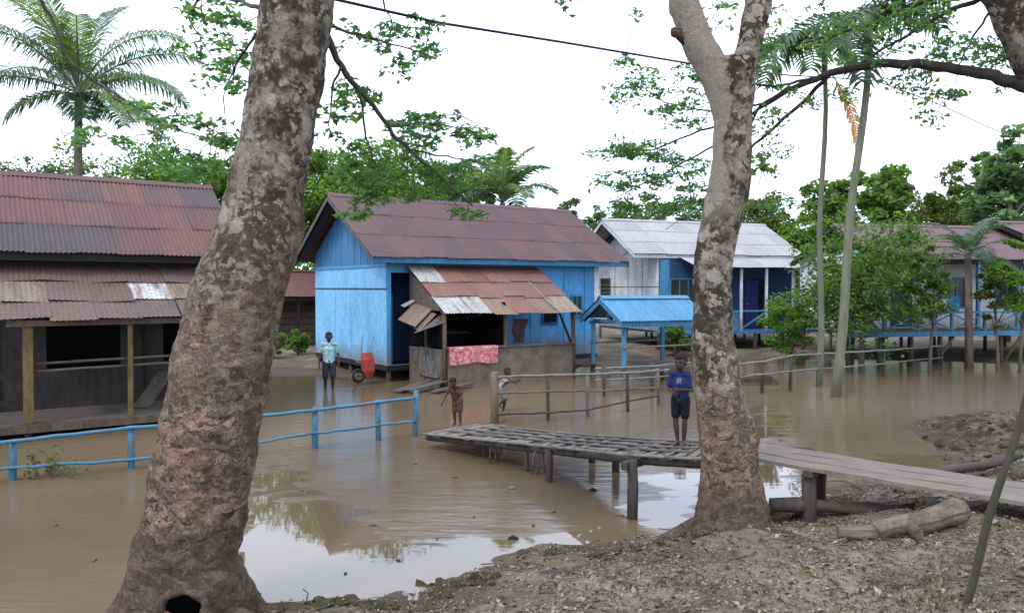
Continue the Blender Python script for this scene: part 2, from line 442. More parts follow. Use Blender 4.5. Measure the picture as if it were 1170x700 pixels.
M['frond_dead'] = leafmat('frond_dead', [(0, (.38, .15, .03)), (.5, (.58, .27, .05)), (1, (.48, .26, .08))], .4)
M['litter'] = leafmat('litter', [(0, (.05, .036, .027)), (.35, (.12, .088, .064)), (.6, (.23, .18, .14)), (.85, (.34, .28, .22)), (.95, (.16, .08, .045)), (1, (.36, .32, .27))], .1, .7)
M['grass'] = leafmat('grass', [(0, (.04, .05, .016)), (.6, (.075, .09, .025)), (1, (.13, .12, .05))], .2)

def ground_mat():
    m, nt, b = nmat('mud_ground')
    v = coords(nt)
    n1 = noise_(nt, v, .9, 7, .65)
    col = ramp(nt, n1, [(.3, (.10, .077, .057)), (.5, (.18, .143, .110)), (.7, (.27, .222, .175))])
    n2 = ramp(nt, noise_(nt, v, 14, 6, .7), [(.3, .55), (.7, 1.35)])
    col = mix(nt, 1.0, col, n2, 'MULTIPLY')
    moss = ramp(nt, noise_(nt, v, 1.1, 6, .65), [(.54, 0.0), (.66, .75)])
    col = mix(nt, moss, col, (.085, .095, .03))
    pt = node(nt, 'ShaderNodeMapping', {'Vector': v}, vector_type='TEXTURE')
    pt.inputs['Location'].default_value = (8.6, 14.2, .2); pt.inputs['Scale'].default_value = (2.6, 2.6, 8)
    pl = node(nt, 'ShaderNodeVectorMath', {0: pt.outputs[0]}, operation='LENGTH').outputs['Value']
    pm = node(nt, 'ShaderNodeMapRange', {0: node(nt, 'ShaderNodeMath', {0: pl, 1: n1}, operation='ADD').outputs[0], 1: 1.2, 2: 1.6, 3: 1.0, 4: 0.0}).outputs[0]
    col = mix(nt, pm, col, ramp(nt, noise_(nt, v, 4.5, 7, .75), [(.4, (.025, .018, .012)), (.52, (.075, .056, .038)), (.6, (.16, .125, .09))]))
    sep = node(nt, 'ShaderNodeSeparateXYZ', {0: v})
    wz = node(nt, 'ShaderNodeMath', {0: sep.outputs['Z'], 1: node(nt, 'ShaderNodeMath', {0: n1, 1: .22}, operation='MULTIPLY').outputs[0]}, operation='ADD').outputs[0]
    wet = node(nt, 'ShaderNodeMapRange', {0: wz, 1: .17, 2: .30, 3: .8, 4: 0.0}).outputs[0]
    col = mix(nt, wet, col, mix(nt, n1, (.045, .032, .022), (.12, .088, .062)))
    nt.links.new(col, b.inputs['Base Color'])
    b.inputs['Roughness'].default_value = .95
    b.inputs['Specular IOR Level'].default_value = .12
    bump(nt, b, noise_(nt, v, 22, 6, .7), .8, .03)
    return m
M['ground'] = ground_mat()

def water_mat():
    """brown flood water: ripples everywhere but in sheltered calm pools near the bank and shallow margin"""
    m, nt, b = nmat('flood_water')
    v = coords(nt)
    col = ramp(nt, noise_(nt, v, .18, 4), [(.35, (.115, .081, .047)), (.65, (.145, .105, .064))])
    tc = nt.nodes.new('ShaderNodeTexCoord')
    warp = node(nt, 'ShaderNodeTexNoise', {'Vector': node(nt, 'ShaderNodeMapping', {'Vector': tc.outputs['Object'], 'Scale': (.5, 1.6, 1)}).outputs[0], 'Scale': 1.6, 'Detail': 5, 'Roughness': .6})
    wv = node(nt, 'ShaderNodeVectorMath', {0: warp.outputs['Color'], 1: (.5, .5, .5)}, operation='SUBTRACT').outputs[0]
    wv = node(nt, 'ShaderNodeVectorMath', {0: wv, 1: (1.9, 1.5, 0)}, operation='MULTIPLY').outputs[0]
    pos = node(nt, 'ShaderNodeVectorMath', {0: tc.outputs['Object'], 1: wv}, operation='ADD').outputs[0]
    mask = None
    for (x, y, rx, ry, rot) in CALM:
        mp = node(nt, 'ShaderNodeMapping', {'Vector': pos}, vector_type='TEXTURE')
        mp.inputs['Location'].default_value = (x, y, 0); mp.inputs['Rotation'].default_value = (0, 0, rot)
        mp.inputs['Scale'].default_value = (rx, ry, 1)
        ln = node(nt, 'ShaderNodeVectorMath', {0: mp.outputs[0]}, operation='LENGTH').outputs['Value']
        k = node(nt, 'ShaderNodeMapRange', {0: ln, 1: .93, 2: 1.03, 3: 1.0, 4: 0.0}).outputs[0]
        mask = k if mask is None else node(nt, 'ShaderNodeMath', {0: mask, 1: k}, operation='MAXIMUM').outputs[0]
    nt.links.new(col, b.inputs['Base Color'])
    rip_v = node(nt, 'ShaderNodeMapping', {'Vector': tc.outputs['Object'], 'Scale': (.55, 2.2, 1)}).outputs[0]
    h1 = noise_(nt, rip_v, 1.9, 4, .55)
    h2 = noise_(nt, rip_v, 9.0, 2, .5)
    hs = node(nt, 'ShaderNodeMath', {0: h1, 1: node(nt, 'ShaderNodeMath', {0: h2, 1: .25}, operation='MULTIPLY').outputs[0]}, operation='ADD').outputs[0]
    st = node(nt, 'ShaderNodeMapRange', {0: mask, 3: .17, 4: .010}).outputs[0]
    bp = node(nt, 'ShaderNodeBump', {'Height': hs, 'Strength': st, 'Distance': .05})
    nt.links.new(bp.outputs[0], b.inputs['Normal'])
    nt.links.new(node(nt, 'ShaderNodeMapRange', {0: mask, 3: .12, 4: .015}).outputs[0], b.inputs['Roughness'])
    nt.links.new(node(nt, 'ShaderNodeMapRange', {0: mask, 3: .22, 4: 1.0}).outputs[0], b.inputs['Specular IOR Level'])
    b.inputs['IOR'].default_value = 1.36
    return m

# ------------------------------------------------------------------ the setting
SHORE = [(-40, -10), (-5.5, 2.0), (-3.2, 4.6), (-2.95, 5.6), (-2.6, 6.3), (-2.0, 6.4), (-1.06, 6.55), (-.44, 7.16), (.13, 7.62), (.92, 7.88), (1.6, 8.24), (2.06, 8.6), (3.0, 9.3),
         (3.67, 9.75), (4.85, 10.5), (6.1, 11.6), (7.0, 13.2), (7.3, 14.4), (9.1, 15.9), (10.9, 16.8), (16, 18.0), (40, 20)]
FAR = [(-80, 27), (-14, 25), (-7.0, 22.9), (-4.6, 22.4), (-3.0, 21.8), (0, 23.4), (3, 25.5), (7, 28.0), (12, 27.5), (20, 26.5), (80, 27)]

def signed_y(P, X, Y):
    """distance from a polyline running left to right; positive on the side below it (smaller y)"""
    px, py = np.array(P).T
    best = np.full(X.shape, 1e9)
    for i in range(len(P) - 1):
        ax, ay, bx, by = px[i], py[i], px[i + 1], py[i + 1]
        L2 = (bx - ax) ** 2 + (by - ay) ** 2
        t = np.clip(((X - ax) * (bx - ax) + (Y - ay) * (by - ay)) / L2, 0, 1)
        best = np.minimum(best, np.hypot(X - ax - t * (bx - ax), Y - ay - t * (by - ay)))
    s = np.where(Y < np.interp(X, px, py), 1.0, -1.0)
    return best * s

def vnoise(X, Y, sc, seed):
    out = np.zeros(X.size)
    for i, (a, b_) in enumerate(zip(X.ravel(), Y.ravel())):
        out[i] = mnoise.noise(Vector((a * sc + seed, b_ * sc, seed)))
    return out.reshape(X.shape)

def height(X, Y, detail=True):
    X, Y = np.asarray(X, float), np.asarray(Y, float)
    s = signed_y(SHORE, X, Y)
    q = signed_y(FAR, X, Y)
    near = np.where(s > 0, 1.3 * (1 - np.exp(-s * .145)), np.maximum(s * .35, -.6))
    far = np.where(q < 0, .45 * (1 - np.exp(q * .12)), np.maximum(-q * .15, -.6))
    z = np.maximum(near, far)
    # mound round the big trunk, a ridge of mud on the right-hand bank, a small pool
    z = z + .03 * np.exp(-((X + 2.5) ** 2 + (Y - 5.9) ** 2) / .5)
    z = z + .14 * np.exp(-((X - 2.1) ** 2 + (Y - 7.5) ** 2) / .45)
    z = z - .42 * np.exp(-(((X - 6.05) / .45) ** 2 + ((Y - 11.4) / .5) ** 2))
    z = z + .12 * np.exp(-(((X - 8.2) / 1.3) ** 2 + ((Y - 13.6) / 1.0) ** 2))
    if detail:
        k = np.clip(1 - np.hypot(X, Y - 8) / 40, .15, 1) * (1 + 1.2 * np.exp(-((X - 8.6) ** 2 + (Y - 14) ** 2) / 7))
        z = z + (vnoise(X, Y, .8, 3.1) * .09 + vnoise(X, Y, 2.6, 8.7) * .06 + vnoise(X, Y, 5.5, 1.9) * .035) * k
    return z

def axis(lo, hi, dense_lo, dense_hi, step, far_n):
    a = np.arange(dense_lo, dense_hi, step)
    l = dense_lo - np.geomspace(step, dense_lo - lo, far_n)[::-1]
    h = dense_hi + np.geomspace(step, hi - dense_hi, far_n)
    return np.concatenate([l, a, h])

ax_, ay_ = axis(-500, 500, -4.5, 9, .09, 40), axis(-60, 700, 2.5, 15, .09, 45)
GX, GY = np.meshgrid(ax_, ay_)
GZ = height(GX, GY)
nx_, ny_ = len(ax_), len(ay_)
idx = np.arange(nx_ * ny_).reshape(ny_, nx_)
quads = np.stack([idx[:-1, :-1], idx[:-1, 1:], idx[1:, 1:], idx[1:, :-1]], -1).reshape(-1, 4)
g = np_mesh('ground', np.stack([GX, GY, GZ], -1).reshape(-1, 3), quads, np.zeros(nx_ * ny_), M['ground'])
for p in g.data.polygons: p.use_smooth = True
tag(g, 'muddy brown bank and village ground', None, None, 'structure')

CALM = [(-.55, 7.35, 2.15, .78, R(22)), (-2.2, 8.0, .75, 1.6, R(10)), (-3.0, 9.9, .42, 1.5, R(14)), (1.75, 9.15, .42, .75, R(-20)), (2.2, 10.7, .5, .9, 0), (3.35, 10.6, .55, 1.6, R(-14)), (4.9, 15.2, .42, 2.4, R(-18)), (6.05, 11.4, .8, .8, 0)]
M['water'] = water_mat()
w = MB(); w.poly([(-450, -40, 0), (450, -40, 0), (450, 300, 0), (-450, 300, 0)])
wo = w.build('flood_water', M['water'])
tag(wo, 'brown flood water between the bank and the houses', None, None, 'structure')

def ground_z(x, y): return float(height(np.array([x]), np.array([y]))[0])

# ------------------------------------------------------------------ building pieces
def corrugated(mb, org, U, V, lu, lv, rows=2, pitch=.076, amp=.011, sheet=.76, lift=.012, jit=.02, rag=.03, pal=None, samples=6):
    """overlapping corrugated sheets from org: lu along U, lv down V"""
    org, U, V = Vector(org), Vector(U).normalized(), Vector(V).normalized()
    Nn = U.cross(V).normalized()
    if Nn.z < 0: Nn = -Nn
    ns = max(1, round(lu / sheet)); sw = lu / ns; rl = lv / rows
    for rI in range(rows):
        for sI in range(ns):
            val = random.random() if pal is None else pal(sI / max(ns - 1, 1), rI)
            up = lift * (rows - rI) + random.uniform(0, .006)
            u0 = sI * sw - .02 + random.uniform(-1, 1) * jit * .3
            v0 = rI * rl - (0 if rI == 0 else .06)
            v1 = (rI + 1) * rl + .05 + random.uniform(-1, 1) * rag
            w0 = sw + .04; nc = int(w0 / pitch * samples); tw = random.uniform(-1, 1) * jit * .4
            prev = None
            for j in range(nc + 1):
                u = u0 + w0 * j / nc
                h = amp * math.sin(2 * math.pi * u / pitch) + up
                col = []
                for k in range(4):
                    v = v0 + (v1 - v0) * k / 3
                    hh = h + tw * (k / 3) * (j / nc - .5)
                    p = org + U * u + V * v + Nn * hh
                    col.append(mb.vert(p, val, (u + sI * .13, v + rI * 3.1)))
                if prev:
                    for k in range(3): mb.face((prev[k], prev[k + 1], col[k + 1], col[k]), True)
                prev = col
    return mb

def gable_roof(parent, mat, x0, x1, yf, yr, yb, ze, zr, zb=None, rows=3, cap_mat=None, eave_mat=None, barge_mat=None, **kw):
    """two slopes between the front eave yf, the ridge yr and the back eave yb"""
    zb = ze if zb is None else zb
    mb = MB()
    fv = Vector((0, yf - yr, ze - zr)); bv = Vector((0, yb - yr, zb - zr))
    corrugated(mb, (x0, yr, zr), (1, 0, 0), fv, x1 - x0, fv.length, rows, **kw)
    corrugated(mb, (x0, yr, zr), (1, 0, 0), bv, x1 - x0, bv.length, rows, pitch=.15, samples=4)
    rf = mb.build('roof', mat, parent)
    cap = MB(); n = max(2, int((x1 - x0) / 1.8))
    for i in range(n):
        a = x0 + (x1 - x0) * i / n; b = x0 + (x1 - x0) * (i + 1) / n + .05; dz = random.uniform(0, .02)
        for sgn, vv in ((1, fv), (-1, bv)):
            q = vv.normalized() * .2
            cap.poly([(a, yr, zr + .06 + dz), (b, yr, zr + .055 + dz), (b, yr + q.y, zr + .05 + q.z + dz), (a, yr + q.y, zr + .05 + q.z + dz)])
    cap.build('ridge_cap', cap_mat or mat, rf)
    # rafters along the eave and bargeboards at the gable ends
    for x in (x0 + .02, x1 - .02):
        bg = MB()
        bg.prism([(x - .015, yf, ze - .17), (x - .015, yf, ze - .02), (x - .015, yr, zr - .02), (x - .015, yb, zb - .02), (x - .015, yb, zb - .17), (x - .015, yr, zr - .17)], (.03, 0, 0))
        bg.build('bargeboard', barge_mat or eave_mat or M['wood_dark'], rf)
    fs = MB(); fs.bar((x0, yf + .06, ze - .10), (x1, yf + .06, ze - .10), .03, .15); fs.build('fascia', eave_mat or M['wood_dark'], rf)
    rr = MB(); k = int((x1 - x0) / .8)
    for i in range(k + 1):
        x = x0 + .1 + (x1 - x0 - .2) * i / k
        rr.bar((x, yr, zr - .09), (x, yf + .1, ze - .07), .05, .1)
        rr.bar((x, yr, zr - .09), (x, yb - .1, zb - .07), .05, .1)
    rr.build('rafters', M['wood_dark'], rf)
    return rf

def wall_with_holes(mb, p0, p1, z0, z1, holes, th=.06):
    """a wall from p0 to p1 (xy), with rectangular holes (a0, a1, zlo, zhi) measured along it"""
    p0, p1 = Vector((p0[0], p0[1], 0)), Vector((p1[0], p1[1], 0))
    d = (p1 - p0); L = d.length; d.normalize(); nrm = Vector((-d.y, d.x, 0))
    def blk(a0, a1, b0, b1):
        if a1 - a0 < 1e-4 or b1 - b0 < 1e-4: return
        q = [p0 + d * a0 + Vector((0, 0, b0)), p0 + d * a1 + Vector((0, 0, b0)), p0 + d * a1 + Vector((0, 0, b1)), p0 + d * a0 + Vector((0, 0, b1))]
        mb.prism(q, nrm * th)
    cur = 0
    for (a0, a1, b0, b1) in sorted(holes):
        blk(cur, a0, z0, z1); blk(a0, a1, z0, b0); blk(a0, a1, b1, z1); cur = a1
    blk(cur, L, z0, z1)
    return mb

def window(parent, x0, x1, y, z0, z1, frame, pane, bars=1, out=-1):
    f = MB(); t = .06
    f.box((x0 - t, y + out * .05, z0 - t), (x1 + t, y + out * .01, z0)); f.box((x0 - t, y + out * .05, z1), (x1 + t, y + out * .01, z1 + t))
    f.box((x0 - t, y + out * .05, z0 + .002), (x0, y + out * .01, z1 - .002)); f.box((x1, y + out * .05, z0 + .002), (x1 + t, y + out * .01, z1 - .002))
    for i in range(bars):
        x = x0 + (x1 - x0) * (i + 1) / (bars + 1); f.box((x - .018, y + out * .045, z0 + .002), (x + .018, y + out * .015, z1 - .002))
    w_ = f.build('window', frame, parent)
    p = MB(); p.box((x0, y - .015, z0), (x1, y + .005, z1)); p.build('pane', pane, w_)
    return w_

def stilts(parent, pts, z0, z1, mat=None, r=.06, name='stilt'):
    for (x, y) in pts:
        m = MB(); dx, dy = random.uniform(-.05, .05), random.uniform(-.05, .05)
        m.tube([(x + dx, y + dy, z0), (x + dx * .5, y + dy * .5, (z0 + z1) / 2), (x, y, z1)], [r, r * .95, r * .9], 8, .25, x * 3)
        m.build(name, mat or M['stilt'], parent)

UA = math.atan2(900, 1900 - 585)        # how far the house rows turn away from the picture plane
glass = weathered('glass_dark', (.02, .025, .03), (.03, .035, .04), rough=.15, spec=.5)
M['glass'] = glass

# ---- left house: dark timber on the water, red tin roof, patched porch roof
h1 = empty('timber_house', (-7.7, 14.0, 0), UA, 'dark timber house with red corrugated roof and patched tin porch on posts in the water', 'house')
X0, X1 = -7.0, 3.2
gable_roof(h1, M['roof_left'], X0, X1, 1.2, 4.0, 6.8, 3.27, 5.0, rows=3, pitch=.085, amp=.014, jit=.05, rag=.04)
wb = MB()
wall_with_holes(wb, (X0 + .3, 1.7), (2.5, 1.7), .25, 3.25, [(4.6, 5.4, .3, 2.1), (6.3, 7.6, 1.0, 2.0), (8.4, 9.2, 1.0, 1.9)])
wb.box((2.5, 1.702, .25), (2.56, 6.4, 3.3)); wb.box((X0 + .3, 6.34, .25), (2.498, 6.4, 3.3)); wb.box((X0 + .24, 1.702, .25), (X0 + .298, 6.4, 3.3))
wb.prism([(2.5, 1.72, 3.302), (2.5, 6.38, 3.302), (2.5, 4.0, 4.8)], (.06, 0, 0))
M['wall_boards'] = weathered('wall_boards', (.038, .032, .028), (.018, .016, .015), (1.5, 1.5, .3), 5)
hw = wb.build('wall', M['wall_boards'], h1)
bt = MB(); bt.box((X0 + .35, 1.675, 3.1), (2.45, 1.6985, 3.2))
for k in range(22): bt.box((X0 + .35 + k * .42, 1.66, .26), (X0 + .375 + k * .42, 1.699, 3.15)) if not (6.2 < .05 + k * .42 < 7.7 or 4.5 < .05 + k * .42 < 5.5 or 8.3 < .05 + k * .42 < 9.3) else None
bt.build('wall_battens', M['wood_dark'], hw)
dk = MB()
for k in range(14): dk.box((X0 + .2, -.05 + k * .125, .20 + random.uniform(0, .012)), (2.6, .065 + k * .125, .25))
dk.box((X0 + .2, 1.72, .18), (2.5, 6.3, .22))
dk.build('deck', M['wood_grey'], h1)
bm_ = MB(); bm_.bar((X0 + .1, -.12, .17), (2.7, -.12, .17), .09, .13); bm_.build('deck_beam', M['wood_brown'], h1)
aw = MB()
av = Vector((0, -1.95, -.90))
def pal_left(s, r):
    return {0: [.5, .3, .85, .8, .95][int(s * 4.99)] if s < .6 else random.uniform(.1, .6), 1: random.choice([.8, .2, .5, .45, 1.0]), 2: random.uniform(0, .6)}[r]
corrugated(aw, (-1.15, 1.66, 2.95), (1, 0, 0), av, 4.2, av.length, 3, pitch=.085, amp=.007, jit=.13, rag=.09, lift=.022, pal=pal_left)
awo = aw.build('porch_roof', M['awning_left'], h1)
eb = MB(); eb.bar((-1.1, -.18, 1.98), (3.0, -.18, 1.98), .07, .10); eb.bar((-1.1, 1.6, 2.86), (3.0, 1.6, 2.86), .06, .1)
for x in (-1.05, 0, 1.0, 2.0, 2.95): eb.bar((x, 1.6, 2.88), (x, -.25, 2.02), .05, .07)
eb.build('porch_rafters', M['wood_brown'], awo)
for x, r_, mt in ((-.79, .075, 'wood_yellow'), (.81, .042, 'wood_yellow'), (2.45, .06, 'wood_brown'), (-2.6, .06, 'wood_brown'), (-4.6, .06, 'wood_brown')):
    m = MB(); m.bar((x, -.02, .25), (x, -.1, 1.95 if x > -2 else 3.2), r_ * 2, r_ * 1.7); m.build('porch_post', M[mt], h1)
for z in (1.27, 1.14):
    m = MB(); m.tube([(-.72, .0, z), (.1, -.02, z + .02), (2.4, 0, z + .05)], .025, 6); m.build('porch_rail', M['wood_grey'], h1)
for z in (.62,):
    m = MB(); m.bar((-4.5, .02, z), (-.9, .02, z), .03, .09); m.bar((-4.5, .02, z + .45), (-.9, .02, z + .45), .03, .09); m.build('porch_rail', M['wood_dark'], h1)
stilts(h1, [(x, y) for x in (-6.2, -4.4, -2.6, -.8, .8, 2.4) for y in (0, 1.7, 4, 6.2)], -.6, .2)
# what stands on the porch
m = MB(); m.bar((0, 0, 0), (.55, .5, .62), .34, .03)
lb0 = m.build('leaning_board', M['wood_grey'], None, h1.matrix_basis @ Vector((1.1, .7, .27))); lb0.rotation_euler = (0, 0, UA)
tag(lb0, 'short grey board leaning on the dark porch wall beside the right yellow post', 'board')

# ---- middle house: blue walls, rusty red roof
h2 = empty('blue_house', (-3.41, 21.5, 0), UA, 'blue house with rust red corrugated roof and bright blue gable wall', 'house')
L2, D2, ZF = 7.5, 5.45, .45
gable_roof(h2, M['roof_red'], -.64, 8.45, -.5, 2.725, 5.95, 3.43, 5.33, rows=3, pitch=.092, amp=.018, jit=.03, rag=.03, eave_mat=M['blue_board'], barge_mat=M['wood_grey'])
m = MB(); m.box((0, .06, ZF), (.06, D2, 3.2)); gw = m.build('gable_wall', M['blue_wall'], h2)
m = MB(); m.bar((-.012, -.0, 2.56), (-.012, D2, 2.56), .02, .035); m.build('wall_joint', M['navy'], gw)
for y in (1.25, 2.5, 3.72):
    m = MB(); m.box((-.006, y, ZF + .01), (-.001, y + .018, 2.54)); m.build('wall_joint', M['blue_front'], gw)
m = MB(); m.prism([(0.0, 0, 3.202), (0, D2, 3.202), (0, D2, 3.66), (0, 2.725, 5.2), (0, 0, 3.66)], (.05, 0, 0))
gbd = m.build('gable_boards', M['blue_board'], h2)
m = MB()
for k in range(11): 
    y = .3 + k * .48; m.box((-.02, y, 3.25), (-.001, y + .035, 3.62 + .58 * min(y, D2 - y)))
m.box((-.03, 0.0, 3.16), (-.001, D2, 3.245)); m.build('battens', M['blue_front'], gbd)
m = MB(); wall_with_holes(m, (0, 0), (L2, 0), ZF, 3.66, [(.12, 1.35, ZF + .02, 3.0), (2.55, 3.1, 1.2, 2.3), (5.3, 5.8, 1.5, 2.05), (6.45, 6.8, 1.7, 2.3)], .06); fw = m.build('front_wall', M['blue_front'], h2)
for x in (1.9, 3.6, 4.2, 4.8, 6.1, 6.95):
    m = MB(); m.box((x, -.012, ZF + .01), (x + .03, -.001, 3.5)); m.build('wall_batten', M['blue_board'], fw)
m = MB(); m.box((L2 - .06, .062, ZF), (L2, D2, 3.66)); m.prism([(L2, 0.002, 3.662), (L2, D2, 3.662), (L2, 2.725, 5.2)], (-.06, 0, 0)); m.box((.062, D2 - .06, ZF), (L2 - .062, D2, 3.66)); m.build('rear_wall', M['blue_front'], h2)
m = MB(); m.box((.08, .08, ZF - .1), (L2 - .08, D2 - .08, ZF)); m.bar((0, .04, ZF - .08), (L2, .04, ZF - .08), .08, .14); m.bar((.04, 0.1, ZF - .08), (.04, D2, ZF - .08), .08, .14); m.build('floor_frame', M['wood_dark'], h2)
m = MB(); m.box((.08, 1.2, ZF), (2.6, 1.25, 3.6)); m.box((2.6, .07, ZF), (2.65, 1.25, 3.6)); m.build('partition', M['navy'], h2)
dr = MB(); dr.box((.14, .01, ZF + .03), (.17, .62, 2.4)); do = dr.build('door', M['navy'], h2)
m = MB(); m.ball((.12, .55, 1.45), .03); m.build('handle', M['steel'], do)
window(h2, 6.45, 6.8, 0, 1.7, 2.3, M['blue_board'], glass, 1)
window(h2, 5.3, 5.8, 0, 1.5, 2.05, M['navy'], M['dark_inside'], 0)
window(h2, 2.55, 3.1, 0, 1.2, 2.3, M['navy'], glass, 2)
m = MB(); m.box((L2 - .14, -.03, ZF), (L2 + .03, -.002, 3.4)); m.build('corner_board', M['white_wall'], h2)
stilts(h2, [(x, y) for x in (.1, 1.9, 3.7, 5.5, 7.4) for y in (.1, 2.7, 5.3)], -.4, ZF - .12, r=.08)

# ---- the stall in front of it
st = empty('shop_stall', h2.matrix_basis @ Vector((.6, -2.0, 0)), UA, 'open stall with rusty patched tin awning and low grey counter before the blue house', 'stall')
av = Vector((0, -2.15, -1.24)); aw = MB()
def pal_shop(s, r):
    k = min(5, int(s * 5.999))
    return ([.97, .35, .0, .30, .55, .05], [.40, .12, .35, .60, .52, .08], [1.0, .93, .74, .25, .66, .80])[r][k]
corrugated(aw, (.0, 1.97, 3.14), (1, 0, 0), av, 4.4, av.length, 3, pitch=.09, amp=.014, jit=.07, rag=.07, lift=.026, pal=pal_shop)
awo = aw.build('awning', M['awning_rust'], st)
m = MB(); m.bar((.02, .1, 1.98), (4.35, .1, 1.98), .06, .09)
for x in (.05, 1.1, 2.2, 3.3, 4.3): m.bar((x, 1.93, 3.05), (x, -.08, 1.9), .05, .07)
m.build('awning_rafters', M['wood_brown'], awo)
m = MB(); m.bar((3.55, 1.95, 3.2), (3.55, -.12, 2.0), .08, .03); m.build('edge_strip', M['bamboo'], awo)
for x, y in ((.06, .02), (1.95, .02), (4.3, .02), (.06, 1.0)):
    m = MB(); m.tube([(x, y, -.3), (x + .02, y, 1.0), (x, y, 1.97)], [.07, .06, .055], 8, .2, x); m.build('post', M['wood_brown'], st)
m = MB(); m.prism([(.0, .15, 1.99), (.0, 1.85, 1.99), (.0, 1.85, 2.98), (.0, .2, 2.08)], (.025, 0, 0)); m.build('side_sheet', M['wood_grey'], st)
m = MB(); m.bar((4.3, .1, 1.0), (4.3, .95, 2.3), .05, .05); m.build('brace', M['wood_dark'], st)
m = MB(); m.box((.14, -.06, -.3), (4.22, .04, .98), .008); m.box((.02, .1, -.3), (.1, 1.9, .98), .006); m.build('counter_wall', M['concrete'], st)
m = MB(); m.box((.1, -.12, .985), (4.28, .16, 1.03), .006); m.build('counter', M['wood_grey'], st)
m = MB(); m.box((1.98, .10, .3), (2.02, 1.95, 2.2)); m.box((.12, 1.86, .3), (1.97, 1.9, 3.0)); m.box((.06, .2, 1.04), (.1, 1.9, 1.9)); m.build('darkening_panel', M['dark_inside'], st)  # near-black panels added to darken the stall opening
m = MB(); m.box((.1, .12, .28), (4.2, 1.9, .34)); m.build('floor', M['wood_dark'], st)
m = MB(); m.box((1.02, 1.84, 1.3), (1.9, 1.858, 1.34)); m.box((.3, 1.6, 1.28), (1.9, 1.858, 1.30)); m.box((.3, 1.6, 1.7), (1.9, 1.858, 1.72)); m.build('shelf', M['wood_brown'], st)
# lean-to scrap on its left flank
def S(v): return st.matrix_basis @ Vector(v)
sc_defs = [((-.03, 1.0, 2.02), (-.62, .75, 1.62), .95, .25, 'tilted rusty tin sheet under the awning edge', 1), ((-.03, .45, 1.90), (-.55, .30, 1.52), .34, .0, 'narrow curled tin strip jutting below the awning edge', 0), ((-.03, 1.55, 2.22), (-.38, 1.45, 2.08), .20, .9, 'pale bent tin scrap near the wall of the blue house', 2)]
for a, b_, wd, val, lb, k in sc_defs:
    m = MB(); a, b_ = Vector(a), Vector(b_); d = b_ - a
    corrugated(m, a - Vector((0, wd / 2, 0)), Vector((0, 1, .15)), d, wd, d.length, 1, pal=lambda s, r: val, rag=.02)
    o = m.build('tin_sheet', M['scrap'], None); o.parent = None
    o.location = st.location; o.rotation_euler = st.rotation_euler
    tag(o, lb, 'tin sheet', 'tin scraps beside the stall')
for k in range(4):
    m = MB(); m.tube([(-.75 + k * .11, .1 + k * .08, 1.45 + k * .03), (.08, -.02 + k * .06, 1.72 + k * .05)], .022, 6)
    o = m.build('loose_pole', M['bamboo']); o.location = st.location; o.rotation_euler = st.rotation_euler
    tag(o, 'grey pole slung under the left end of the rusty stall awning', 'pole', 'poles slung under the awning end')
# floral cloth over the counter
m = MB(); nu, nv = 40, 14; gr = []
for i in range(nu + 1):
    for j in range(nv + 1):
        u, v = i / nu, j / nv
        y = -.14 - .03 * math.sin(u * 19) * v - .02 * math.sin(u * 47 + 2) * v
        gr.append(m.vert((.12 + 1.5 * u, y if v > .12 else -.14 + (.12 - v) * 2.3, 1.05 - max(0, v - .12) * (.5 + .03 * math.sin(u * 9))), uv=(u * 1.5, v * .5)))
for i in range(nu):
    for j in range(nv): m.face((gr[i * (nv + 1) + j], gr[i * (nv + 1) + j + 1], gr[(i + 1) * (nv + 1) + j + 1], gr[(i + 1) * (nv + 1) + j]), True)
mt, nt, b = nmat('floral_cloth')
v = coords(nt, kind='UV')
vr = node(nt, 'ShaderNodeTexVoronoi', {'Vector': v, 'Scale': 9.0}, feature='F1')
c1 = ramp(nt, vr.outputs['Distance'], [(.18, (.62, .42, .42)), (.30, (.42, .10, .12)), (.5, (.50, .16, .17)), (.66, (.34, .05, .06))])
c2 = ramp(nt, noise_(nt, v, 12, 4), [(.45, 0.0), (.6, .6)])
nt.links.new(mix(nt, c2, c1, (.55, .3, .3)), b.inputs['Base Color']); b.inputs['Roughness'].default_value = .9
o = m.build('floral_cloth', mt); o.location = st.location; o.rotation_euler = st.rotation_euler
tag(o, 'pink and red flowered cloth hung over the stall counter', 'cloth')
m = MB()
pr = []
for i in range(13):
    for j in range(9):
        u, v = i / 12, j / 8
        pr.append(m.vert((2.55 + .5 * (v - .5) * (1 - .4 * u) + .03 * math.sin(u * 9 + v * 7), (.2 + .05 * math.sin(v * 11 + u * 3)), 1.72 - .66 * u)))
for i in range(12):
    for j in range(8): m.face((pr[i * 9 + j], pr[i * 9 + j + 1], pr[(i + 1) * 9 + j + 1], pr[(i + 1) * 9 + j]), True)
o = m.build('hanging_cloth', weathered('brown_cloth', (.05, .03, .025), (.03, .02, .02))); o.location = st.location; o.rotation_euler = st.rotation_euler
tag(o, 'dark brown cloth hanging above the counter beside the dark stall opening', 'cloth')
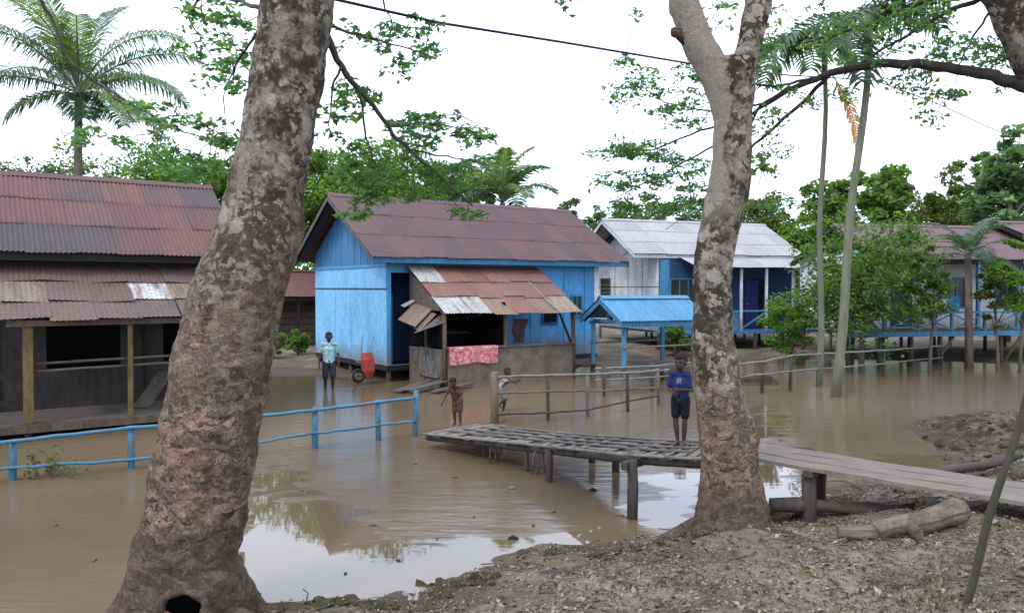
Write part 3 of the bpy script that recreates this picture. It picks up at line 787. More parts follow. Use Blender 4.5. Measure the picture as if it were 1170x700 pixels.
# washing and boards on its left side
m = MB(); m.box((-.03, .15, .25), (.012, 1.25, 1.0), .01)
o = m.build('plastic_sheet', weathered('pale_tarp', (.17, .17, .15), (.07, .07, .065), (1, 3, 1), 3, lo=.42, hi=.6), None); o.location = st.location; o.rotation_euler = st.rotation_euler
tag(o, 'streaked pale plastic sheet leaning on the left flank of the stall', 'plastic sheet')
for k, (a, b_, lb) in enumerate([((-1.2, -.5, .10), (.6, .35, .22), 'long grey board laid from the mud towards the stall'), ((-1.35, -.2, .06), (.1, .75, .16), 'short grey board on mud beneath the longer board'), ((-.7, -.75, .05), (.75, -.25, .12), 'thin board half afloat below the stall counter wall')]):
    m = MB(); m.bar(a, b_, .30 - .05 * k, .035)
    o = m.build('loose_board', M['wood_grey']); o.location = st.location; o.rotation_euler = st.rotation_euler
    tag(o, lb, 'board', 'boards lying by the stall')

# red wheelbarrow stood on end against the wall
wbp = G(419, 438)
wbw = empty('wheelbarrow', (wbp.x, wbp.y, .02), R(38), 'red wheelbarrow stood on end against the blue house', 'wheelbarrow')
wbw.rotation_euler = (R(-9), R(4), R(38))
m = MB()
prof = [(.10, .11), (.30, .15), (.60, .18), (.80, .15)]
rings = [[m.vert((hx * hw_, -.02 + .05 * (z - .4) - dy * (1 if .15 < z < .78 else .55), z)) for hx, dy in ((-1, 0), (-.78, .20), (-.7, .235), (.7, .235), (.78, .20), (1, 0))] for (z, hw_) in prof]
for i in range(3):
    for k in range(5): m.face((rings[i][k], rings[i][k + 1], rings[i + 1][k + 1], rings[i + 1][k]))
    m.face((rings[i][0], rings[i + 1][0], rings[i + 1][5], rings[i][5]))
m.face(rings[0]); m.face(rings[-1][::-1])
m.build('tray', M['red_metal'], wbw)
for sx in (-1, 1):
    m = MB(); m.tube([(sx * .05, .06, .12), (sx * .12, .04, .5), (sx * .14, .02, .9), (sx * .17 + .04, -.06, 1.28)], .019, 6); m.build('handle', M['steel'], wbw)
    m = MB(); m.tube([(sx * .12, .05, .55), (sx * .15, .3, .6), (sx * .14, .32, .75)], .015, 6); m.build('leg', M['steel'], wbw)
m = MB(); cpts = [(-.30 + .15 * math.cos(a), -.10, .18 + .15 * math.sin(a)) for a in np.linspace(0, 2 * math.pi, 21)]
m.tube(cpts, .045, 8, cap=False); m.tube([(-.30, -.17, .18), (-.30, -.03, .18)], .02, 6)
wh = m.build('wheel', M['black_rubber'], wbw)
m = MB(); m.tube([(-.30, -.115, .18), (-.30, -.085, .18)], .055, 14); m.build('rim', M['red_metal'], wh)
m = MB(); m.tube([(-.30, -.155, .18), (-.12, -.10, .24), (.0, .05, .25)], .016, 6); m.build('fork', M['red_metal'], wbw)

# ---- little brown timber house and lean-to behind, left of the blue house
p = G(322, 398, .2)
hb = empty('plank_hut', (p.x, p.y, .15), UA, 'small brown plank hut with rusty roof behind the blue gable wall', 'hut')
m = MB(); m.box((-2.5, 0, 0), (3.2, 3, 2.2)); hbw = m.build('wall', M['wood_brown'], hb)
m = MB()
for k in range(8): m.box((-2.5, -.025, .2 + k * .26), (3.2, -.001, .215 + k * .26))
m.build('plank_joints', M['wood_dark'], hbw)
gable_roof(hb, M['roof_left'], -2.8, 3.5, -.9, 1.5, 3.4, 2.1, 3.1, rows=1, pitch=.12, samples=4)
for x in (-1.2, .4, 2.2):
    m = MB(); m.bar((x, -.75, -.2), (x, -.75, 2.1), .1, .1); m.build('post', M['wood_dark'], hb)

# ---- white house on stilts
U3 = math.atan2(900, 3000 - 585)
h3 = empty('white_house', (5.75, 31, 0), U3, 'white walled house with pale tin roof on short stilts and blue verandah', 'house')
L3, D3, ZF = 6.6, 5.34, .88
rf = gable_roof(h3, M['roof_white'], -1.14, 7.1, -.1, 2.67, 5.4, 3.92, 5.42, rows=3, pitch=.09, samples=4, eave_mat=M['white_wall'])
m = MB(); lo = Vector((0, -1.3, -.42)); corrugated(m, (.9, -.08, 3.80), (1, 0, 0), lo, 6.4, lo.length, 1, pitch=.09, samples=4); vr_ = m.build('verandah_roof', M['roof_white'], h3)
m = MB(); m.box((0, .06, ZF), (.06, D3, 3.7)); m.prism([(0, 0, 3.702), (0, D3, 3.702), (0, D3, 3.8), (0, 2.67, 5.28), (0, 0, 3.8)], (.06, 0, 0)); gw = m.build('gable_wall', M['white_wall'], h3)
m = MB(); m.box((-.012, .0, 2.6), (-.001, D3, 2.63))
for y in (1.2, 2.4, 3.6): m.box((-.012, y, ZF), (-.001, y + .025, 3.7))
m.build('wall_joint', M['concrete'], gw)
m = MB(); m.box((-.03, 2.45, 4.4), (-.002, 2.95, 4.75)); m.build('gable_vent', M['dark_inside'], h3)
f = MB()
for y0, y1 in ((4.0, 4.06), (4.84, 4.9)): f.box((-.05, y0, 1.5), (-.002, y1, 3.0))
for z in (1.5, 2.94): f.box((-.045, 4.062, z), (-.003, 4.838, z + .06))
wo_ = f.build('window', M['wood_brown'], h3)
m = MB(); m.box((-.02, 4.07, 1.57), (-.003, 4.83, 2.93)); m.build('pane', glass, wo_)
lv = MB()
for k in range(7): lv.box((-.04, 4.07, 1.62 + k * .18), (-.022, 4.83, 1.65 + k * .18))
lv.build('louvres', M['bamboo'], wo_)
m = MB(); wall_with_holes(m, (.06, .0), (L3, .0), ZF, 3.75, [(.5, 1.7, 1.7, 2.9), (2.4, 3.1, .9, 2.95), (4.0, 5.0, .9, 2.95)], .06); m.build('front_wall', M['navy'], h3)
m = MB(); m.box((.062, -.02, ZF), (.5, -.002, 3.7)); m.box((1.75, -.02, ZF), (2.3, -.002, 1.65)); m.box((.52, -.02, ZF), (1.72, -.002, 1.62)); m.build('blue_boarding', M['blue_light'], h3)
m = MB(); m.box((L3 - .06, .062, ZF), (L3, D3, 3.75)); m.box((.062, D3 - .06, ZF), (L3 - .062, D3, 3.75)); m.prism([(L3, .07, 3.752), (L3, D3, 3.752), (L3, 2.67, 5.28)], (-.06, 0, 0)); m.build('rear_wall', M['white_wall'], h3)
window(h3, .5 + .06, 1.7 + .06, 0, 1.7, 2.9, M['blue_board'], glass, 2)
dr = MB(); dr.box((4.1, .005, .9), (4.75, .05, 2.9)); do = dr.build('door', weathered('door_blue', (.03, .04, .16), (.02, .03, .1)), h3)
m = MB(); m.ball((4.2, -.02, 1.9), .04); m.build('handle', M['steel'], do)
dr = MB(); dr.box((2.42, .005, .9), (3.08, .05, 2.9)); dr.build('door', M['navy'], h3)
m = MB(); m.box((-.2, -1.3, ZF - .1), (7.0, -.002, ZF)); m.box((.1, .07, ZF - .1), (L3 - .1, D3 - .1, ZF - .01)); m.build('verandah_floor', M['blue_board'], h3)
for x in (.95, 3.0, 4.2, 5.5, 7.0):
    m = MB(); m.box((x - .04, -1.27, ZF), (x + .04, -1.19, 3.40)); m.build('verandah_post', M['white_wall'], h3)
m = MB(); m.box((1.0, -1.25, ZF + .72), (2.9, -1.215, ZF + .82))
for k in range(9): m.box((1.02, -1.242, ZF + .03 + k * .075), (2.88, -1.225, ZF + .09 + k * .075))
m.build('verandah_boarding', M['blue_light'], h3)
for xa, xb, up_ in ((3.05, 4.15, 1), (5.55, 6.95, -1)):
    m = MB(); m.box((xa, -1.25, ZF + .75), (xb, -1.21, ZF + .82)); m.bar((xa, -1.23, ZF + .41 - .3 * up_), (xb, -1.23, ZF + .41 + .3 * up_), .03, .06); m.build('verandah_rail', M['blue_light'], h3)
stilts(h3, [(x, y) for x in (0.1, 1.3, 2.5, 3.7, 4.9, 6.1, 6.9) for y in (-1.2, .1, 2.7, 5.2)], -.2, ZF - .1)

# ---- blue shelter over the landing
sp = G(712, 437)
sh = empty('blue_shelter', (sp.x, sp.y, 0), R(20), 'small open shelter with bright blue corrugated roof on blue posts', 'shelter')
gable_roof(sh, M['roof_blue'], -.25, 2.55, -.35, .95, 2.25, 1.70, 2.30, rows=1, pitch=.10, amp=.013, samples=6, eave_mat=M['blue_board'], rag=.005, jit=.005)
for x in (.02, 2.35):
    for y in (.0, 1.9):
        m = MB(); m.box((x - .05, y - .05, -.45), (x + .05, y + .05, 1.62)); m.build('post', M['blue_light'], sh)
m = MB(); m.bar((-.1, 0, 1.57), (2.5, 0, 1.57), .06, .08); m.bar((-.1, 1.9, 1.57), (2.5, 1.9, 1.57), .06, .08)
for x in (.02, 2.35): m.bar((x, 0.04, 1.64), (x, 1.86, 1.64), .05, .07); m.bar((x, .95, 1.66), (x, .95, 2.22), .05, .05)
m.build('roof_frame', M['blue_board'], sh)
m = MB()
for k in range(7): m.box((-.2, -.1 + k * .3, .36), (2.6, .17 + k * .3, .40))
m.build('deck', M['wood_grey'], sh)
for y in (-.08, 1.98):
    m = MB(); m.tube([(-.05, y, 0.95), (2.45, y, 1.0)], .03, 6); m.build('rail', M['bamboo'], sh)

# ---- house on stilts far right, and the one beyond it
U4 = math.atan2(900, 4200)
h4 = empty('stilt_house', (12.3, 26.0, 0), U4, 'mauve roofed house on tall stilts with blue verandah posts behind the bushy tree', 'house')
gable_roof(h4, M['roof_mauve'], -.2, 7.2, -.1, 2.6, 5.3, 3.55, 4.85, rows=2, pitch=.09, samples=4)
m = MB(); wall_with_holes(m, (.1, 1.4), (7.0, 1.4), 1.15, 3.9, [(1.2, 2.1, 1.2, 3.0), (3.2, 4.2, 1.9, 2.9), (5.6, 6.4, 1.9, 2.8)], .06); m.box((.1, 1.462, 1.15), (.16, 5.1, 3.9)); m.box((6.94, 1.462, 1.15), (7.0, 5.1, 3.9)); m.box((.162, 5.04, 1.15), (6.938, 5.1, 3.9))
m.build('wall', M['white_wall'], h4)
window(h4, 3.3, 4.3, 1.4, 1.9, 2.9, M['blue_light'], glass, 2); window(h4, 5.7, 6.5, 1.4, 1.9, 2.8, M['blue_light'], glass, 1)
dr = MB(); dr.box((1.32, 1.41, 1.16), (2.18, 1.45, 3.0)); dr.build('door', M['navy'], h4)
m = MB()
for k in range(10): m.box((-1.5, -.1 + k * .15, 1.09), (9.5, .04 + k * .15, 1.14))
m.box((.1, 1.42, 1.05), (7, 5.1, 1.1)); m.build('deck', M['wood_grey'], h4)
m = MB(); m.box((-1.5, -.16, .96), (9.5, -.11, 1.12)); m.build('deck_edge', M['blue_board'], h4)
for x in (.0, 1.9, 3.6, 5.4, 7.1):
    m = MB(); m.box((x - .05, -.06, 1.15), (x + .05, .04, 3.5)); m.build('verandah_post', M['blue_light'], h4)
xs = [-1.45, -.1, 1.2, 2.5, 3.8, 5.1, 6.4, 7.7, 9.0]
m = MB(); m.box((-1.5, -.13, 1.72), (9.4, -.07, 1.79)); m.build('top_rail', M['blue_board'], h4)
for i, x in enumerate(xs):
    m = MB(); m.box((x - .04, -.14, 1.14), (x + .04, -.06, 1.72)); m.build('rail_post', M['blue_paint'], h4)
    if i < len(xs) - 1:
        m = MB(); m.bar((x + .05, -.09, 1.18), (xs[i + 1] - .05, -.09, 1.68), .025, .05); m.bar((x + .05, -.12, 1.68), (xs[i + 1] - .05, -.12, 1.18), .025, .05); m.build('cross_brace', M['blue_paint'], h4)
stilts(h4, [(x, y) for x in (-1.4, -.2, 1.0, 2.1, 3.3, 4.5, 5.8, 7.0, 8.2, 9.3) for y in (-.05, 1.4)] + [(x, y) for x in (.2, 2.4, 4.6, 6.9) for y in (3.2, 5.0)], -.4, 1.07, r=.07)
for x in (2.2, 4.9, 7.6):
    m = MB(); m.tube([(x - .55, -.08, -.3), (x + .4, -.08, .95)], .045, 7); m.build('stilt_brace', M['stilt'], h4)
# washing on the verandah
for k, (px, py, c, lb) in enumerate([(1068, 348, (.55, .32, .12), 'orange shirt drying on the verandah of the mauve roofed stilt house'), (1075, 351, (.55, .5, .5), 'white shirt drying between an orange and a blue one'), (1090, 347, (.05, .2, .5), 'blue towel drying on the verandah of the mauve roofed stilt house')]):
    q = W(px, py, 26.6); m = MB(); a = .2; pr = []
    for i in range(7):
        for j in range(6): pr.append(m.vert((q.x - a + 2 * a * i / 6, q.y + .03 * math.sin(i * 1.7 + j), q.z + .28 - .56 * j / 5 * (1 + .05 * math.sin(i)))))
    for i in range(6):
        for j in range(5): m.face((pr[i * 6 + j], pr[i * 6 + j + 1], pr[(i + 1) * 6 + j + 1], pr[(i + 1) * 6 + j]), True)
    tag(m.build('washing', flat('washing_%d' % k, c, .9)), lb, 'laundry', 'laundry on the verandah')
h5 = empty('pale_house', (18.9, 27.5, 0), U4, 'pale blue and white house on stilts at the far right edge with red roof', 'house')
gable_roof(h5, M['roof_mauve'], -.5, 6, -.6, 2, 4.6, 3.9, 5.0, rows=2, pitch=.12, samples=4)
m = MB(); m.box((0, 0, 1.15), (5.5, 4, 3.6)); m.build('wall', M['white_wall'], h5)
m = MB(); m.box((-.02, -.03, 3.0), (5.52, -.002, 3.6)); m.build('upper_boards', M['blue_light'], h5)
window(h5, 1.2, 2.0, 0, 1.8, 2.8, M['blue_light'], glass, 1)
stilts(h5, [(x, y) for x in (.1, 1.8, 3.6, 5.4) for y in (.1, 3.9)], -.3, 1.15)

# ------------------------------------------------------------------ railings and boardwalk
def railing(name, label, posts, rails, pm, rm, pr=.04, rr=.03, cat='railing'):
    """posts: (base point, top z); rails: lists of points"""
    b0 = Vector(posts[0][0]); root = empty(name, (b0.x, b0.y, 0), 0, label, cat)
    off = Vector((b0.x, b0.y, 0))
    for i, (p, z) in enumerate(posts):
        p = Vector(p); m = MB(); ln = Vector((random.uniform(-.03, .03), random.uniform(-.03, .03), 0)); r_ = pr[i] if hasattr(pr, '__len__') else pr
        m.tube([p - off + Vector((0, 0, -.6)) - ln, p - off + Vector((0, 0, z * .5)), p - off + ln * .6 + Vector((0, 0, z))], [r_, r_ * .97, r_ * .92], 10, .12, i * 3.3); m.build('post', pm if not isinstance(pm, list) else pm[i % len(pm)], root)
    for i, pts in enumerate(rails):
        m = MB(); q = []
        for a, b_ in zip(pts[:-1], pts[1:]):
            for k in range(6): q.append(Vector(a).lerp(Vector(b_), k / 6) - off + Vector((0, 0, random.uniform(-.012, .012))))
        q.append(Vector(pts[-1]) - off); m.tube(q, rr * (1 if i == 0 else .8), 8, .15, i); m.build('rail', rm if not isinstance(rm, list) else rm[i % len(rm)], root)
    return root

def at_z(px, py, d): return W(px, py, d)
bp = [(15, 548, 503), (150, 535, 487), (360, 512, 465), (432, 503, 457), (475, 498, 446)]
posts = []
tp, lw = [], []
ext = G(-130, 566); 
for px, yb, yt in bp:
    p = G(px, yb); posts.append((p, W(px, yt, p.y).z))
def rail_line(pix):
    """rail points given as (px, py) above the line of the blue posts"""
    out = []
    ys = [q[0] for q in bp]; ds = [G(q[0], q[1]).y for q in bp]
    for px, py in pix: out.append(W(px, py, float(np.interp(px, ys, ds)) - .05))
    return out
posts.insert(0, (ext, .5))
r1 = [Vector((ext.x, ext.y - .05, .52))] + rail_line([(15, 504), (150, 489), (250, 479), (360, 468), (432, 459), (474, 454)])
r2 = [Vector((ext.x, ext.y - .05, .14))] + rail_line([(15, 534), (150, 525), (250, 511), (360, 495), (432, 486), (474, 481)])
railing('blue_railing', 'blue painted pole railing standing in the brown water before the dark timber house', posts, [r1, r2], M['blue_paint'], M['blue_paint'], .05, .028)

fp = [(565, 483, 425), (626, 480, 430), (671, 476, 428), (717, 470, 424), (752, 462, 421)]
posts = []
for px, yb, yt in fp:
    p = G(px, yb); posts.append((p, W(px, yt, p.y).z))
def rail_on(fpx, pix, o=-.06):
    ys = [q[0] for q in fpx]; ds = [G(q[0], q[1]).y for q in fpx]
    return [W(px, py, float(np.interp(px, ys, ds)) + o) for px, py in pix]
railing('bamboo_railing', 'unpainted pole railing with a thick mossy end post between the boardwalk and the shelter', posts,
        [rail_on(fp, [(568, 431), (640, 428), (717, 426), (765, 422)]), rail_on(fp, [(570, 449), (626, 447), (700, 446), (752, 443)]), rail_on(fp, [(568, 474), (626, 471), (671, 468), (752, 452)])],
        [M['rail_wood'], M['stilt']], [M['bamboo'], M['rail_wood'], M['stilt']], [.085, .036, .036, .036, .036], .027)
fp2 = [(690, 452, 418), (745, 447, 414), (800, 442, 412)]
posts = [(G(a, b_), W(a, c, G(a, b_).y).z) for a, b_, c in fp2]
railing('far_railing', 'pale pole railing under the eaves of the blue shelter', posts, [rail_on(fp2, [(680, 421), (745, 418), (805, 413)]), rail_on(fp2, [(680, 434), (805, 428)])], M['stilt'], M['bamboo'], .04, .028)
fp3 = [(820, 455, 418), (871, 449, 411), (903, 446, 407), (960, 438, 403), (1010, 430, 400), (1072, 417, 396)]
posts = [(G(a, b_), W(a, c, G(a, b_).y).z) for a, b_, c in fp3]
railing('pole_railing', 'grey pole railing in the water from the forked trunk to the stilt house', posts, [rail_on(fp3, [(815, 420), (871, 413), (905, 406), (960, 403), (1010, 400), (1078, 395)]), rail_on(fp3, [(815, 434), (905, 424), (1010, 415), (1078, 408)])], M['stilt'], M['bamboo'], .04, .028)

# boardwalk, slatted left length
bw = empty('boardwalk', (0, 11, 0), 0, 'weathered slatted boardwalk on posts running out over the water', 'boardwalk')
off = Vector((0, 11, 0))
near = [Vector((-1.42, 12.7, .24)), Vector((.30, 10.9, .42)), Vector((1.32, 9.0, .69)), Vector((1.95, 8.55, .745)), Vector((2.42, 8.52, .75))]
far_ = [Vector((-.62, 13.6, .24)), Vector((.95, 11.6, .42)), Vector((1.95, 9.75, .69)), Vector((2.4, 9.38, .745)), Vector((2.62, 9.32, .75))]
def along(pl, t):
    n = len(pl) - 1; i = min(int(t * n), n - 1); return pl[i].lerp(pl[i + 1], t * n - i)
m = MB(); N_ = 58
for k in range(N_):
    t0, t1 = k / N_, (k + .90) / N_
    e = random.uniform(-.07, .07)
    a, b_, c, d = along(near, t0), along(near, t1), along(far_, t1), along(far_, t0)
    dv = (d - a).normalized() * e; dz = Vector((0, 0, random.uniform(-.012, .018)))
    m.prism([q - off + s + dz for q, s in ((a, -dv), (b_, -dv), (c, dv), (d, dv))], (0, 0, -.02))
m.build('slats', M['plank'], bw)
for f_, nm in ((.06, 'stringer'), (.5, 'stringer'), (.94, 'stringer')):
    m = MB(); pts = [along(near, t).lerp(along(far_, t), f_) - off + Vector((0, 0, -.085)) for t in np.linspace(0, 1, 17)]
    m.tube(pts, .045, 8, .1); m.build(nm, M['stilt'], bw)
m = MB(); pts = [along(near, t) - off + Vector((-.02, -.03, -.005)) for t in np.linspace(0, 1, 25)]; m.tube(pts, .02, 8, .15); m.build('edge_pole', M['bamboo'], bw)
# long flat runners lying on the slats
for f_ in (.22, .45, .70, .9):
    m = MB(); pts = [along(near, t).lerp(along(far_, t), f_) - off + Vector((0, 0, .024)) for t in np.linspace(.02 + f_ * .05, .72, 9)]
    for a, b_ in zip(pts[:-1], pts[1:]): m.bar(a, b_, .085, .012)
    m.build('runner', M['wood_grey'], bw)
bposts = [(G(722, 592), .0, .06), (G(627, 550), .0, .05), (G(601, 538), 0, .035), (G(676, 528), 0, .05), (G(703, 538), 0, .055), (G(553, 521), 0, .035)]
for (p, z, r_) in bposts:
    t_ = min(np.linspace(0, 1, 200), key=lambda t: min((along(near, t).lerp(along(far_, t), s) - Vector((p.x, p.y, along(near, t).z))).length for s in (0.05, .5, .95)))
    m = MB(); m.tube([p - off + Vector((0, 0, -.5)), p - off + Vector((.01, 0, along(near, t_).z * .5)), p - off + Vector((0, 0, along(near, t_).z - .04))], [r_, r_, r_ * .95], 10, .15, p.x); m.build('post', M['stilt'], bw)
m = MB(); q = G(722, 592); m.bar(q - off + Vector((-.1, -.05, .60)), q - off + Vector((.75, .9, .62)), .08, .09); m.build('cross_beam', M['stilt'], bw)
for px, py in ((563, 512), (612, 524)):
    for k in range(3):
        p = G(px + k * 4, py, .22); m = MB(); m.tube([p - off + Vector((0, 0, .12)), p - off + Vector((.02 * k - .03, .02, -.02)), p - off + Vector((.05 * k - .06, 0, -.18 - .1 * random.random()))], [.022, .018, .006], 6, .3, k); m.build('hanging_root', M['wood_grey'], bw)

# right-hand long planks to the bank
A0, A1 = Vector((2.38, 8.72, .765)), Vector((6.0, 6.55, .56))
dirp = (A1 - A0).normalized(); side = Vector((-dirp.y, dirp.x, 0)).normalized()
for k, (o0, wd, e0, e1, lb) in enumerate([(.0, .27, -.12, .0, 'nearest weathered plank of the gangway to the bank'), (.28, .27, .1, -.3, 'middle weathered plank of the gangway to the bank'), (.56, .27, -.05, -.15, 'farthest weathered plank of the gangway to the bank')]):
    m = MB(); n = 14; rows = []
    for i in range(n + 1):
        t = i / n; c = A0.lerp(A1, t) + dirp * (e0 + (e1 - e0) * t) + side * (o0 + wd / 2) + Vector((0, 0, -.03 * math.sin(t * math.pi) + k * .004 + .006 * math.sin(i * 1.7 + k)))
        jw = wd / 2 * (1 + .03 * math.sin(i * 2.1 + k * 2))
        rows.append([m.vert(c + side * jw - A0), m.vert(c + side * jw - Vector((0, 0, .04)) - A0), m.vert(c - side * jw - Vector((0, 0, .04)) - A0), m.vert(c - side * jw - A0)])
    for i in range(n):
        for j in range(4): m.face((rows[i][j], rows[i][(j + 1) % 4], rows[i + 1][(j + 1) % 4], rows[i + 1][j]))
    m.face(rows[0]); m.face(rows[-1][::-1])
    o = m.build('gangway_plank', M['plank_pale'], None, A0); tag(o, lb, 'plank', 'planks of the gangway to the bank')
stp = empty('plank_trestle', (3.17, 8.34, 0), math.atan2(side.y, side.x), 'squat post and crosspiece holding the gangway planks above the water edge', 'trestle')
m = MB(); m.tube([(0, 0, -.4), (0, 0, .3), (0.0, .01, .60)], [.08, .075, .075], 10, .15); m.build('post', M['stilt'], stp)
m = MB(); m.tube([(.78, 0, -.4), (.78, .02, .3), (.78, 0, .60)], [.06, .06, .06], 10, .15); m.build('post', M['stilt'], stp)
m = MB(); m.bar((-.12, 0, .635), (.98, 0, .635), .1, .06); m.build('crosspiece', M['stilt'], stp)
p0 = W(845, 512, 9.75); m = MB(); m.bar((0, 0, 0), (.95, .05, -.05), .25, .05)
tag(m.build('short_plank', M['wood_dark'], None, p0), 'short dark board behind the gangway planks next to the forked trunk', 'plank')

# ------------------------------------------------------------------ trees
def trunk_mesh(name, cl, mat, parent, org, segs=56, sub=14, wob=.07, flare=None, seed=0.0, lobes=5):
    """cl: (centre, radius) list from the ground up; rings are noisy so the outline is uneven"""
    cs = [Vector(c) for c, r in cl]; rs = [r for c, r in cl]
    m = MB(); rings = []
    n = (len(cs) - 1) * sub
    def cr(a, i, f):
        g = lambda k: a[max(0, min(len(a) - 1, k))]
        p0, p1, p2, p3 = g(i - 1), g(i), g(i + 1), g(i + 2)
        return .5 * ((2 * p1) + (p2 - p0) * f + (2 * p0 - 5 * p1 + 4 * p2 - p3) * f * f + (3 * p1 - p0 - 3 * p2 + p3) * f ** 3)
    cc = [cr(cs, min(k // sub, len(cs) - 2), k / sub - min(k // sub, len(cs) - 2)) for k in range(n + 1)]
    rr = [cr(rs, min(k // sub, len(rs) - 2), k / sub - min(k // sub, len(rs) - 2)) for k in range(n + 1)]
    nx = Vector((1, 0, 0))
    for i in range(n + 1):
        t = (cc[min(i + 1, n)] - cc[max(i - 1, 0)]).normalized()
        nx = (nx - t * nx.dot(t)).normalized(); ny = t.cross(nx); ring = []
        for k in range(segs):
            a = 2 * math.pi * k / segs; dv = nx * math.cos(a) + ny * math.sin(a); p = cc[i] + dv * rr[i]
            q = mnoise.noise(p * 3.0 + Vector((seed, 0, 0))) * wob * 1.3 + mnoise.noise(p * 9 + Vector((0, seed, 0))) * wob * .55 + mnoise.noise(p * 21 + Vector((seed, seed, 0))) * wob * .30 + (abs(mnoise.noise(Vector((p.x * 34, p.y * 34, p.z * 52 + seed)))) - .25) * wob * .42
            r_ = rr[i] * (1 + q)
            if flare: 
                fz = max(0.0, 1 - (cc[i].z - cs[0].z) / flare)
                r_ *= 1 + fz ** 2 * (.28 * math.sin(lobes * a + seed) + .12 * math.sin(3 * a + 1.3))
            ring.append(m.vert(cc[i] + dv * r_ - org, uv=(k / segs, i)))
        rings.append(ring)
    for i in range(n):
        for k in range(segs): m.face((rings[i][k], rings[i][(k + 1) % segs], rings[i + 1][(k + 1) % segs], rings[i + 1][k]), True)
    m.face(rings[-1])
    return m.build(name, mat, parent)

def spray_cluster(centres, per, rad, flat_=1.1):
    """leaflet centres of loose flat sprays; each spray is several feathery leaves"""
    out = []
    for c in centres:
        n = max(4, int(per * random.uniform(.6, 1.4)))
        k = random.randint(3, 6); r_ = rad * random.uniform(.6, 1.25)
        for j in range(k):
            a = random.uniform(0, 2 * math.pi); d = np.array([math.cos(a), math.sin(a), random.uniform(-.55, .1)])
            t = rng.random(n // k + 1)[:, None] ** .7
            s = np.array([-d[1], d[0], 0.0])
            out.append(np.array(c) + d * t * r_ + s * rng.normal(size=t.shape) * r_ * .16 + rng.normal(size=(len(t), 3)) * np.array([.02, .02, r_ * .10 * flat_]))
    return np.concatenate(out)

def leafy_branch(parent, org, lines, clumps, mat, d_of, rad=.17, per=34, L=.052, wd=.026, tw=.006, dj=.5, bmat=None, name='crown', dens=.6):
    """branches as pixel lines with distances and leaf sprays as pixel ellipses; twigs tie every spray to its nearest branch"""
    bm2 = MB(); pts_all = []
    for ln, r0, r1 in lines:
        q = [W(px, py, d) for px, py, d in ln]
        pp = []
        for a, b_ in zip(q[:-1], q[1:]):
            for k in range(5): pp.append(a.lerp(b_, k / 5) + Vector((random.uniform(-1, 1), random.uniform(-1, 1), random.uniform(-1, 1))) * .012)
        pp.append(q[-1])
        bm2.tube([p - org for p in pp], list(np.linspace(r0, r1, len(pp))), 7, .2, r0 * 100)
        pts_all += pp
    P = np.array([tuple(p) for p in pts_all]); cen = []
    for (px, py, rx, ry, n) in clumps:
        for _ in range(max(1, round(n * dens))):
            a = random.uniform(0, 2 * math.pi); r_ = math.sqrt(random.random())
            c = W(px + rx * r_ * math.cos(a), py + ry * r_ * math.sin(a), d_of(px) + random.uniform(-dj, dj))
            cen.append(tuple(c))
    cen.sort(key=lambda c: ((P - np.array(c)) ** 2).sum(1).min())
    keep_c = []
    for c in cen:
        i = int(np.argmin(((P - np.array(c)) ** 2).sum(1))); s_ = Vector(P[i]); c = Vector(c); ln = (c - s_).length
        if ln > 1.1: continue
        mid = s_.lerp(c, .5) + Vector((0, 0, .06 * ln)); bm2.tube([s_ - org, mid - org, c - org], [tw, tw * .8, tw * .45], 4, cap=False)
        P = np.vstack([P, [tuple(mid), tuple(c)]]); keep_c.append(tuple(c))
    cen = keep_c
    bo = bm2.build('branches', bmat or M['twig'], parent)
    lc = spray_cluster(cen, per, rad)
    o = leaves_obj(name, lc - np.array(tuple(org)), rng.uniform(L * .45, L * 1.5, len(lc)), rng.uniform(wd * .5, wd * 1.4, len(lc)), mat, parent, up=.55)
    return bo, o

# big near trunk, left
D = 6.0
prof = [(745, 212, 215), (715, 212, 192), (690, 213, 168), (660, 214, 140), (630, 214, 122), (570, 226, 116), (500, 239, 116), (450, 248, 113), (400, 257, 112), (350, 270, 110), (300, 285, 103), (250, 300, 96), (180, 312, 86), (100, 326, 85), (0, 342, 83), (-120, 362, 80), (-300, 385, 72)]
org = Vector((W(209, 703, D).x, D, 0.05))
t1 = empty('shade_tree', org, 0, 'largest nearest tree with blotched leaning trunk and hollow at its foot', 'tree')
tk = trunk_mesh('trunk', [(W(c, y, D + .15 * (703 - y) / 700), w_ * .965 / 2 * D / F) for y, c, w_ in prof], M['bark_near'], t1, org, segs=150, sub=26, wob=.075, flare=.5, seed=4.2)
def on_surface(o, px, py):
    """where the view ray of a pixel first meets this object, and the surface normal there"""
    mw = Matrix.Translation(o.parent.location); inv = mw.inverted(); st0 = inv @ Vector((0, 0, CAM_H)); dr0 = ray(px, py).normalized()
    ok, loc, nrm, _ = o.ray_cast(st0, dr0)
    return (loc, nrm) if ok else (inv @ W(px, py, D), Vector((0, -1, 0)))
hl, hn = on_surface(tk, 210, 694)
m = MB(); m.ball((0, 0, 0), (.145, .05, .11), 18, 12); HOLLOW_SHADE = weathered('hollow_shade_black', (.002, .002, .002), (.001, .001, .001), rough=1, spec=0); ho = m.build('hollow', HOLLOW_SHADE, tk, hl - hn * .015)  # black bulge: the shade inside the hollow is put into its colour
m = MB(); m.tube([hl + Vector((.165 * math.cos(a), -.005, .13 * math.sin(a) + .0)) - hl for a in np.linspace(-.5, math.pi + .5, 15)], [.035 + .008 * math.sin(i * 1.7) for i in range(15)], 8, .4); m.build('hollow_lip', M['bark_near'], tk, hl)
